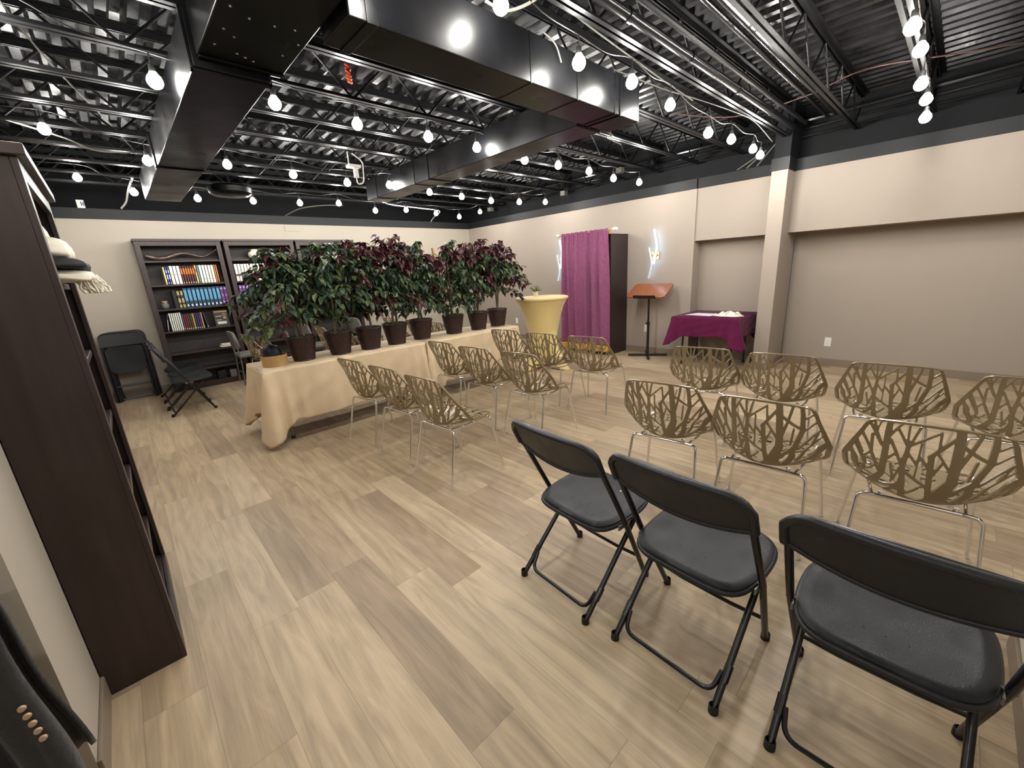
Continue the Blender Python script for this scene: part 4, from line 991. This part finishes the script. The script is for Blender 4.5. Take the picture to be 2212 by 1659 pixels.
def drape(x0, x1, y0, y1, z, drop, seed, drops=None, corner=0.35, fold=0.022, flare=0.05, ncorner=0.13, nd=26, sfl=(1, 1, 1, 1)):
    """rect cloth: top sheet plus hanging skirt with folds, corners hang lower and swing out"""
    r0 = random.Random(seed); R = 0.015
    segs = [((x0, y0), (x1, y0), (0, -1)), ((x1, y0), (x1, y1), (1, 0)), ((x1, y1), (x0, y1), (0, 1)), ((x0, y1), (x0, y0), (-1, 0))]
    per = []
    for si, (a, b, n) in enumerate(segs):
        L = math.hypot(b[0]-a[0], b[1]-a[1]); k = max(8, int(L/0.018))
        for i in range(k):
            t = i/k; dc = min(t*L, (1-t)*L)
            n2 = segs[(si-1) % 4][2] if t < 0.5 else segs[(si+1) % 4][2]
            w = 0.5*math.exp(-(dc/0.035)**1.5); nn = (n[0]*(1-w)+n2[0]*w, n[1]*(1-w)+n2[1]*w); q = math.hypot(*nn)
            per.append((a[0]+(b[0]-a[0])*t, a[1]+(b[1]-a[1])*t, nn[0]/q, nn[1]/q, dc, t*L, si))
    ph = [r0.uniform(0, 6) for _ in range(8)]
    n = len(per); vs = []; fs = []
    for j in range(nd+1):
        d = j/nd
        for (px, py, nx, ny, dc, s_, si) in per:
            dr = (drops[si] if drops else drop); cf = math.exp(-(dc/ncorner)**2)
            L = dr*(1+corner*max(0.0, 1-dc/(ncorner*1.9))**1.15)
            wav = math.sin(s_*9+ph[si])*0.5+math.sin(s_*23+ph[si+4])*0.3+math.sin(s_*41+ph[si])*0.2
            cw = math.sin(dc*46)*math.exp(-(dc/0.22)**2)*1.6
            kk = sfl[si]; off = 0.004+kk*((fold*(wav+0.6)*(0.4+0.6*cf)+cw*fold*0.8)*d**0.8+flare*cf*1.6*d**1.3+flare*0.3*d+0.0035*math.sin(s_*14+d*7+ph[si])*math.sin(d*9+s_*3))
            vs.append((px+nx*off, py+ny*off, z+0.004-L*d-0.006*(d > 0)+0.010*math.sin(s_*7+ph[si])*d))
    for j in range(nd):
        for i in range(n):
            i2 = (i+1) % n; fs.append((j*n+i, (j+1)*n+i, (j+1)*n+i2, j*n+i2))
    m = MB().add(vs, fs)
    top = [(x, y) for (x, y, *_) in per]
    m.add([(x, y, z+0.004) for x, y in top], [tuple(range(n))])
    return m
TZ = 0.74
fold_table('white folding table under the nearer cream cloth', 0.86, 2.585, 4.33, 4.94, TZ-0.004, grp='folding tables end to end')
fold_table('white folding table under the farther cream cloth', 2.62, 4.13, 4.30, 4.92, TZ-0.004, grp='folding tables end to end')
o = drape(0.845, 2.595, 4.315, 4.95, TZ, 0.53, 4, drops=[.53, .40, .5, .50], corner=0.36, flare=0.045, ncorner=0.10, fold=0.03, sfl=(1, .1, 1, 1)).build('tablecloth', MT['satin'], smooth=70, solid=0.002)
tag(o, 'champagne satin cloth on the near table, its corner hanging to the floor', 'tablecloth', 'champagne tablecloths')
o = drape(2.612, 4.145, 4.285, 4.935, TZ, 0.50, 9, drops=[.52, .52, .5, .40], corner=0.25, flare=0.035, fold=0.035, sfl=(1, 1, 1, .1)).build('tablecloth', MT['satin'], smooth=70, solid=0.002)
tag(o, 'champagne satin cloth on the far table beside the gold cocktail table', 'tablecloth', 'champagne tablecloths')
# rope basket with head coverings
bx_, by_ = 1.02, 4.545
o = thing('rope_basket', 'low honey coloured rope basket at the near end of the cream table', 'basket', (bx_, by_, TZ+0.006))
m = MB()
def rbf(u, v):
    a = 2*PI*u; r = 0.105+0.0015*abs(math.sin(v*PI*9)); k = 1+0.06*math.cos(2*a); return Vector((r*k*math.cos(a), r*k*math.sin(a), 0.105*v))
m.grid(rbf, 40, 46, True); m.lathe([(0, 0.001), (0.1, 0.001)], 40)
m.build('woven_wall', MT['box_tan'], o, smooth=60, solid=0.005)
rr = random.Random(4)
for k in range(6):
    q = MB().lathe([(0.0, 0.052), (0.03, 0.049), (0.058, 0.036), (0.078, 0.014), (0.085, -0.01), (0.082, -0.012), (0.055, 0.030), (0.0, 0.046)], 26)
    h = q.build('skullcap', MT['navy'], smooth=60); h.location = (bx_+0.01-0.004*k, by_+0.006*k, TZ+0.055+0.021*k); h.rotation_euler = (rr.uniform(-.12, .12), rr.uniform(-.12, .12), 0)
    tag(h, 'dark navy satin cap, %s of the pile in the rope basket' % ['lowest', 'second lowest', 'third lowest', 'third from the top', 'second from the top', 'topmost'][k], 'cap', 'navy caps in the rope basket')

# ------------------------------------------------------------------ potted trees
def pot_mesh(scale=1.0, h=0.24, r0=0.098, r1=0.143):
    m = MB(); nu, nv = 96, 40
    def fn(u, v):
        a = 2*PI*u; row = int(v*16); r = (r0+(r1-r0)*v)*scale
        w = 1.4*math.sin(48*PI*u+(row % 2)*PI)*abs(math.sin(v*16*PI))
        return Vector(((r+0.0042*w)*math.cos(a), (r+0.0042*w)*math.sin(a), h*v*scale))
    m.grid(fn, nu, nv, True); m.lathe([(0, 0.0), (r0*scale, 0.0)], 48)
    return m
def tree(i, x, y, lb, R, H, nleaf, red, seed, z0=0.32, skew=(0, 0), trunks=3, cone=0.15):
    rr = random.Random(seed)
    t = thing('potted_tree', lb, 'potted plant', (x, y, TZ+0.006), rr.uniform(0, 6), 'artificial ficus trees on the table')
    t.rotation_euler = (0, 0, 0)
    po = pot_mesh().build('wicker_pot', MT['wicker'], t, smooth=50)
    rm = MB(); rm2 = MB()
    rm.tube([(0.144*math.cos(2*PI*k/32), 0.144*math.sin(2*PI*k/32), 0.24) for k in range(33)], 0.0075, 8); rm2.tube([(0.1*math.cos(2*PI*k/32), 0.1*math.sin(2*PI*k/32), 0.008) for k in range(33)], 0.007, 8)
    rm.build('rim', MT['wicker'], po); rm2.build('base_ring', MT['wicker'], po)
    ms = MB(); ms.lathe([(0, 0.245), (0.06, 0.245), (0.132, 0.23)], 24)
    for k in range(150):
        a = rr.uniform(0, 2*PI); r = rr.uniform(0, 0.137); p = Vector((r*math.cos(a), r*math.sin(a), 0.235)); pts = [p]
        for s in range(4): p = p+Vector((rr.uniform(-.022, .022), rr.uniform(-.022, .022), rr.uniform(-.002, .014) if s < 2 else rr.uniform(-.016, .004))); pts.append(p)
        ms.tube(pts, 0.0022, 4)
    ms.build('moss', MT['moss'], t)
    tr = MB(); br = MB(); G = MB(); Lg = MB(); Rd = MB(); up = Vector((0, 0, 1))
    cz = (z0+H)/2
    spine = []; z0 += 0.05
    for k in range(trunks):
        a = 2*PI*k/trunks+rr.uniform(0, 1); pts = []
        for s in range(9):
            q = s/8; rad = 0.028*(1-0.7*q)+0.01; z = 0.23+(H-0.30)*q
            pts.append((rad*math.cos(a+q*2.2)+skew[0]*q, rad*math.sin(a+q*2.2)+skew[1]*q, z))
        tr.tube(pts, [0.0145*(1-0.6*s/8) for s in range(9)], 8); spine.append(pts)
    tr.build('trunk', MT['bark'], t)
    nb = nleaf//16
    for k in range(nb):
        q = rr.random()**0.9; z = z0+0.02+(H-z0-0.15)*q
        a = rr.uniform(0, 2*PI)
        prof = math.sin(PI*min(1, max(0.0, (q*0.74+0.2))))**0.5
        ln = R*prof*(1.08-cone*q)*rr.uniform(0.6, 1.12)
        if q > 0.9: ln *= 0.8
        base = Vector((skew[0]*q+0.01*math.cos(a), skew[1]*q+0.01*math.sin(a), z))
        d = Vector((math.cos(a), math.sin(a), 0.35+0.85*q*q*rr.random()+(0.8 if q > 0.93 else 0)))
        pts = [base.copy()]; p = base.copy(); ns = 7; step = ln/ns
        isr = rr.random() < red*(2.0 if q > 0.72 else (0.45 if q > 0.3 else 0.7))
        for s in range(ns):
            p = p+d.normalized()*step*1.12; d.z -= 0.20 if q < 0.9 else 0.10; pts.append(p.copy())
            if s >= 1:
                for w in range(2 if s < ns-1 else 3):
                    b = rr.uniform(0, 2*PI); out = Vector((p.x-base.x, p.y-base.y, 0))
                    out = out.normalized() if out.length > 1e-3 else Vector((1, 0, 0))
                    dd = Vector((math.cos(b), math.sin(b), 0))*0.75+out*0.55+Vector((0, 0, rr.uniform(-1.15, 0.0)))
                    M_ = Rd if isr else (Lg if rr.random() < 0.36 else G)
                    leaf_geo(M_, p+Vector((rr.uniform(-.02, .02), rr.uniform(-.02, .02), rr.uniform(-.02, .02))), dd, up, rr.uniform(0.075, 0.115), rr.uniform(0.050, 0.068), 0.2, 0.16)
        br.tube(pts, [0.0035-0.002*s/ns for s in range(ns+1)], 4)
    br.build('branches', MT['bark'], t)
    G.build('dark_green_leaves', MT['leaf_green'], t, smooth=0); Lg.build('olive_leaves', MT['leaf_light'], t, smooth=0); Rd.build('burgundy_leaves', MT['leaf_red'], t, smooth=0)
    return t
TR = [
 (1.30, 4.57, 'largest ficus tree, nearest the camera, spreading over the rope basket', 0.55, 1.14, 1650, 0.16, 31, 0.36, (-0.06, 0.04), 2),
 (1.68, 4.56, 'second ficus tree from the near end, twin pale trunks, mostly green', 0.40, 1.20, 1265, 0.12, 32, 0.38, (0.0, 0.02), 2),
 (2.02, 4.54, 'third ficus tree from the near end, red lower leaves at its left', 0.37, 1.22, 1210, 0.34, 33, 0.36, (0.0, 0.0), 1),
 (2.36, 4.56, 'fourth ficus tree from the near end, tall pink red top shoot', 0.37, 1.25, 1210, 0.42, 34, 0.36, (0.02, 0.0), 2),
 (2.74, 4.60, 'fifth ficus tree from the near end, dark foliage over a fringed pot', 0.38, 1.20, 1265, 0.30, 35, 0.34, (0.0, 0.0), 2),
 (3.22, 4.57, 'sixth ficus tree from the near end, bushy over a mossy pot', 0.40, 1.18, 1265, 0.36, 36, 0.34, (-0.05, 0.0), 2),
 (3.63, 4.55, 'seventh ficus tree from the near end, bare slim trunks above its pot', 0.38, 1.22, 1100, 0.5, 37, 0.50, (0.0, 0.0), 3),
 (4.02, 4.58, 'last ficus tree at the far end of the table, burgundy crown', 0.40, 1.20, 1155, 0.5, 38, 0.36, (0.05, 0.0), 2),
]
for i, a in enumerate(TR):
    x, y, lb, R, H, nl, red, seed, z0, sk, tk = a
    tree(i, x, y, lb, R, H, nl, red, seed, z0, sk, tk, 0.5 if i == 0 else 0.15)
o = MB().tube([(3.02, 4.52, 1.52), (2.96, 4.50, 1.84)], 0.014, 10).build('bamboo_stake', MT['bamboo']); tag(o, 'tan bamboo stake poking out between the fifth and sixth trees', 'stake')

# ------------------------------------------------------------------ curtained cabinet
ark = thing('curtained_cabinet', 'tall near-black cabinet fronted by a purple curtain on the right wall', 'cabinet', (6.03, 3.96, 0))
cb_ = MB(); D_, Wd = 0.505, 0.90
MB().box((0, 0, 0), (D_, 0.03, 2.0)).build('side_panel', MT['ark_wood'], ark, smooth=0, bevel=0.002)
MB().box((0, Wd-0.03, 0), (D_, Wd, 2.0)).build('side_panel', MT['ark_wood'], ark, smooth=0, bevel=0.002)
MB().box((0, 0.03, 1.97), (D_, Wd-0.03, 2.0)).build('top', MT['ark_wood'], ark, smooth=0)
MB().box((D_-0.012, 0.03, 0), (D_, Wd-0.03, 1.97)).build('back_panel', MT['ark_wood'], ark, smooth=0)
MB().box((0.0, 0.03, 0), (D_-0.012, Wd-0.03, 0.06)).build('bottom', MT['ark_wood'], ark, smooth=0)
for zz in (0.5, 1.0, 1.5): MB().box((0.02, 0.03, zz), (D_-0.012, Wd-0.03, zz+0.02)).build('shelf', MT['ark_wood'], ark, smooth=0)
o = thing('curtain_rod', 'clear finial curtain rod across the top of the cabinet', 'curtain rod', (5.955, 3.96, 2.055))
MB().tube([(0, -0.06, 0), (0, 0.99, 0)], 0.009, 10).build('rod', MT['gold_metal'], o)
for s, yy in ((-1, -0.10), (1, 1.03)):
    MB().lathe([(0.0, -0.045), (0.022, -0.03), (0.012, -0.012), (0.03, 0.0), (0.034, 0.02), (0.018, 0.04), (0.028, 0.055), (0.0, 0.062)], 8).xf(Matrix.Translation((0, yy, 0)) @ Matrix.Rotation(PI/2*-s, 4, 'X')).build('finial', MT['crystal'], o, smooth=0)
MB().box((0.0, 0.0, -0.06), (0.075, 0.012, 0.01)).build('bracket', MT['gold_metal'], o, smooth=0)
MB().box((0.0, 0.9, -0.06), (0.075, 0.912, 0.01)).build('bracket', MT['gold_metal'], o, smooth=0)
cu = thing('curtain', 'mauve purple velvet curtain with a gold embroidered hem', 'curtain', (5.955, 3.93, 0))
ph = [random.Random(6).uniform(0, 6) for _ in range(6)]
def cur(u, v):
    z = 2.075-(2.075-0.17)*v; sp = 0.94+0.045*v
    yy = 0.035+sp*u*1.0-0.02*v*0.0-(0.02*v)
    amp = 0.012+0.040*min(1, v*2.2)
    x = -0.022-amp*(math.sin(u*34+ph[0]+0.8*math.sin(v*2+ph[2]))*0.6+math.sin(u*61+ph[1]+v)*0.3*(1-0.5*v)+math.sin(u*15+ph[3])*0.5)-0.012*math.sin(u*120)*(1-min(1, v*5))
    return Vector((x, yy, z+0.006*math.sin(u*60)*(v == 0)))
MB().grid(cur, 170, 60).build('cloth', MT['curtain'], cu, smooth=80, solid=0.004)
def hem(u, v):
    p = cur(u, 1.0); return Vector((p.x-0.001, p.y, 0.172-0.11*v))
hm = MB().grid(hem, 170, 8).build('gold_hem', MT['gold'], cu, smooth=80, solid=0.005)
og = MB(); rr = random.Random(12)
for k in range(15):
    u = 0.035+k*0.066; c = cur(u, 1.0); w = 0.020; shp = k % 4; zc = 0.118; xo = -0.012
    if shp == 0: pts = [(c.x+xo, c.y+w*math.cos(a)*0.8, zc+0.032*math.sin(a)) for a in [2*PI*q/14 for q in range(15)]]
    elif shp == 1: pts = [(c.x+xo, c.y+w*0.8, zc+0.03), (c.x+xo, c.y-w*0.8, zc+0.03), (c.x+xo, c.y-w*0.6, zc-0.03)]
    elif shp == 2: pts = [(c.x+xo, c.y+w*0.7, zc+0.03), (c.x+xo, c.y+w*0.7, zc-0.03), (c.x+xo, c.y-w*0.7, zc-0.03), (c.x+xo, c.y-w*0.5, zc+0.01), (c.x+xo, c.y+w*0.4, zc+0.012)]
    else: pts = [(c.x+xo, c.y+w, zc+0.03), (c.x+xo, c.y, zc-0.03), (c.x+xo, c.y-w, zc+0.03)]
    og.tube(pts, 0.004, 6)
og.build('embroidery', MT['spandex'], hm)

# ------------------------------------------------------------------ lectern
le = thing('lectern', 'reading stand with a tilted cherry wood top on a black pole', 'lectern', (6.28, 3.40, 0))
bs = MB()
for a in (0.55, 0.55+PI/2):
    q = Matrix.Rotation(a, 4, 'Z'); bs.box((-0.31, -0.022, 0.012), (0.31, 0.022, 0.04), q)
bs.build('cross_base', MT['black_metal'], le, smooth=0, bevel=0.003)
MB().tube([(0, 0, 0.03), (0, 0, 0.55)], 0.021, 14).build('lower_pole', MT['black_metal'], le)
MB().tube([(0, 0, 0.54), (-0.005, 0, 1.04)], 0.015, 14).build('upper_pole', MT['black_metal'], le)
MB().tube([(0, 0, 0.53), (0, 0, 0.575)], 0.027, 14).build('collar', MT['black_metal'], le)
MB().tube([(0, 0, 0.555), (-0.045, 0, 0.555), (-0.06, 0, 0.555)], [0.006, 0.006, 0.014], 10).build('knob', MT['black_metal'], le)
TM = Matrix.Translation((-0.01, -0.01, 1.075)) @ Matrix.Rotation(math.radians(-30), 4, 'Y')
def rrect(a, b, r, n=6):
    out = []
    for cx_, cy_, a0 in ((a-r, b-r, 0), (-a+r, b-r, PI/2), (-a+r, -b+r, PI), (a-r, -b+r, 1.5*PI)):
        for k in range(n+1): t = a0+PI/2*k/n; out.append((cx_+r*math.cos(t), cy_+r*math.sin(t)))
    return out
MB().prism(rrect(0.19, 0.33, 0.045), -0.012, 0.012, TM).build('wooden_top', MT['cherry'], le, smooth=30)
lp = MB(); lp.box((-0.196, -0.19, -0.014), (-0.188, 0.19, 0.042), TM); lp.box((-0.19, -0.19, -0.02), (-0.1, 0.19, -0.012), TM)
lp.build('page_lip', MT['black_metal'], le, smooth=0)
MB().box((-0.09, -0.07, -0.03), (0.09, 0.07, -0.012), TM).build('mounting_plate', MT['black_metal'], le, smooth=0)

# ------------------------------------------------------------------ purple card table
pt = fold_table('square black legged card table under the plum cloth in the alcove', 5.90, 6.74, 1.93, 2.80, 0.725, MT['black_plastic'], MT['black_metal'])
for c_ in pt.children:
    if c_.name.startswith('leg'): pass
o = drape(5.885, 6.755, 1.915, 2.815, 0.727, 0.26, 21, corner=0.62, fold=0.014, flare=0.055, ncorner=0.09, nd=18, sfl=(1, .2, .12, 1)).build('tablecloth', MT['purple_velvet'], smooth=70, solid=0.002)
tag(o, 'plum velvet cloth draped over the card table, corners hanging lower', 'tablecloth')
o = MB().prism([(-0.14, -0.17), (0.13, -0.2), (0.15, 0.12), (-0.1, 0.2)], 0, 0.003).build('paper_sheet', MT['paper'], smooth=0); o.location = (6.22, 2.52, 0.732)
tag(o, 'white sheet of paper lying on the plum cloth', 'paper')
sh = thing('folded_shawl', 'crumpled white shawl with black stripes on the plum table', 'shawl', (6.20, 2.13, 0.733))
r0 = random.Random(7); ph = [r0.uniform(0, 6) for _ in range(8)]
def crumple(u, v):
    a = 2*PI*u; r = 0.19*(1-v)*(1+0.1*math.sin(3*a+ph[0])+0.05*math.sin(7*a+ph[1]))
    z = 0.045*(1-((1-v))**3)+0.010*math.sin(r*60+3*a+ph[2])*(v > 0.05)+0.008*math.sin(5*a+ph[3])*(v > 0.05)
    return Vector((0.8*r*math.cos(a), 1.0*r*math.sin(a), max(0.003, z)))
MB().grid(crumple, 60, 22, True).build('cloth', MT['white_cloth'], sh, smooth=80, solid=0.003)
sp2 = MB()
for k, a0 in enumerate((0.2, 0.9, 1.5, 2.2, 3.3, 4.1, 4.6, 5.3)):
    pts = []
    for q in range(9):
        v = 0.12+0.66*q/8; p = crumple((a0+0.8*math.sin(q*0.5+k)*0.3)/(2*PI) % 1.0, v); pts.append((p.x, p.y, p.z+0.003))
    sp2.tube(pts, 0.003, 5)
sp2.build('stripes', MT['black_stripe'], sh)

# ------------------------------------------------------------------ gold cocktail table with plant
hx, hy, hz = 4.80, 4.40, 1.10
ht_ = thing('cocktail_table', 'tall round cocktail table in a pale gold stretch cover', 'table', (hx, hy, 0))
def cone(u, v):
    a = 2*PI*u; c4 = abs(math.cos(2*(a-0.0)))**3
    z = (hz-0.035)*(1-v)
    rt_ = 0.395; rw = 0.20; t = v
    r = np.interp(t, [0, .1, .25, .45, .62, .8, 1.0], [0.395, .335, .28, .235, .225, .24, .26])
    rb_ = np.interp(t, [0, .45, .7, .9, 1.0], [0, 0.0, .04, .13, .19])
    rr_ = float(r+rb_*(2*c4-0.6)); z2 = z+(0.05*(1-c4)*max(0, (v-0.7)/0.3)**2)
    return Vector((rr_*math.cos(a), rr_*math.sin(a), z2))
MB().grid(cone, 96, 40, True).build('stretch_cover', MT['spandex'], ht_, smooth=80, solid=0.003)
MB().lathe([(0, 0.0), (0.39, 0.0), (0.405, -0.006), (0.41, -0.02), (0.40, -0.045), (0.385, -0.05)], 64, (0, 0, hz)).build('top_cap', MT['spandex'], ht_, smooth=50)
MB().tube([(0, 0, 0.05), (0, 0, hz-0.06)], 0.03, 12).build('pole', MT['grey_metal'], ht_)
o = thing('small_plant', 'small leafy plant in a white pot on the cocktail table', 'potted plant', (4.86, 4.58, hz+0.0015))
MB().lathe([(0, 0), (0.035, 0), (0.042, 0.075), (0.038, 0.075), (0.036, 0.06), (0, 0.06)], 24).build('pot', MT['vase'], o, smooth=40)
lm = MB(); sm = MB(); sprig_set(lm, sm, (0, 0, 0.06), 34, 1.0, 0.13, 0.024, 0.014, random.Random(9), 0.25)
lm.build('leaves', MT['sprig'], o, smooth=0); sm.build('stems', MT['sprig'], o)

# ------------------------------------------------------------------ wall sconces
def sconce(y, lb):
    s = thing('wall_sconce', lb, 'wall lamp', (XW, y, 1.62), 0, 'wavy wall lamps')
    MB().box((-0.018, -0.075, -0.06), (0, 0.075, 0.06)).build('back_plate', MT['gold_metal'], s, smooth=0, bevel=0.002)
    def strip(y0, z0, z1, ph_, nm, face):
        n = 26; pts = []
        for k in range(n): t = k/(n-1); pts.append((y0+0.026*math.sin(t*5.2+ph_), z0+(z1-z0)*t))
        a = MB(); b = MB(); w = 0.008
        def rib(m, x0, x1, hw):
            vs = [];
            for (yy, zz) in pts: vs += [(x0, yy-hw, zz), (x1, yy-hw, zz), (x1, yy+hw, zz), (x0, yy+hw, zz)]
            fs = []
            for k in range(n-1):
                for q in range(4): fs.append((4*k+q, 4*k+(q+1) % 4, 4*(k+1)+(q+1) % 4, 4*(k+1)+q))
            fs += [(3, 2, 1, 0), tuple(4*(n-1)+q for q in range(4))]; m.add(vs, fs)
        if face: rib(a, -0.085, -0.064, 0.009); rib(b, -0.063, -0.057, 0.006)
        else: rib(a, -0.080, -0.060, 0.0075); rib(b, -0.059, -0.054, 0.005)
        if face:
            a.build(nm, MT['led'], s, smooth=40); b.build('back_strip', MT['led_back'], s, smooth=40)
        else:
            a.build(nm, MT['silver_strip'], s, smooth=40); b.build('back_strip', MT['led_back'], s, smooth=40)
    strip(-0.03, -0.13, 0.40, 2.2, 'lit_wave', True)
    strip(0.055, -0.36, 0.13, 2.2, 'silver_wave', False)
    ar = MB(); ar.box((-0.06, -0.05, -0.012), (-0.015, -0.02, 0.012)); ar.box((-0.06, 0.04, -0.012), (-0.015, 0.07, 0.012)); ar.build('arms', MT['gold_metal'], s, smooth=0)
    return s
sconce(3.46, 'wavy lit wall lamp on the wall above the lectern')
sconce(5.42, 'wavy lit wall lamp partly hidden behind the purple curtain')
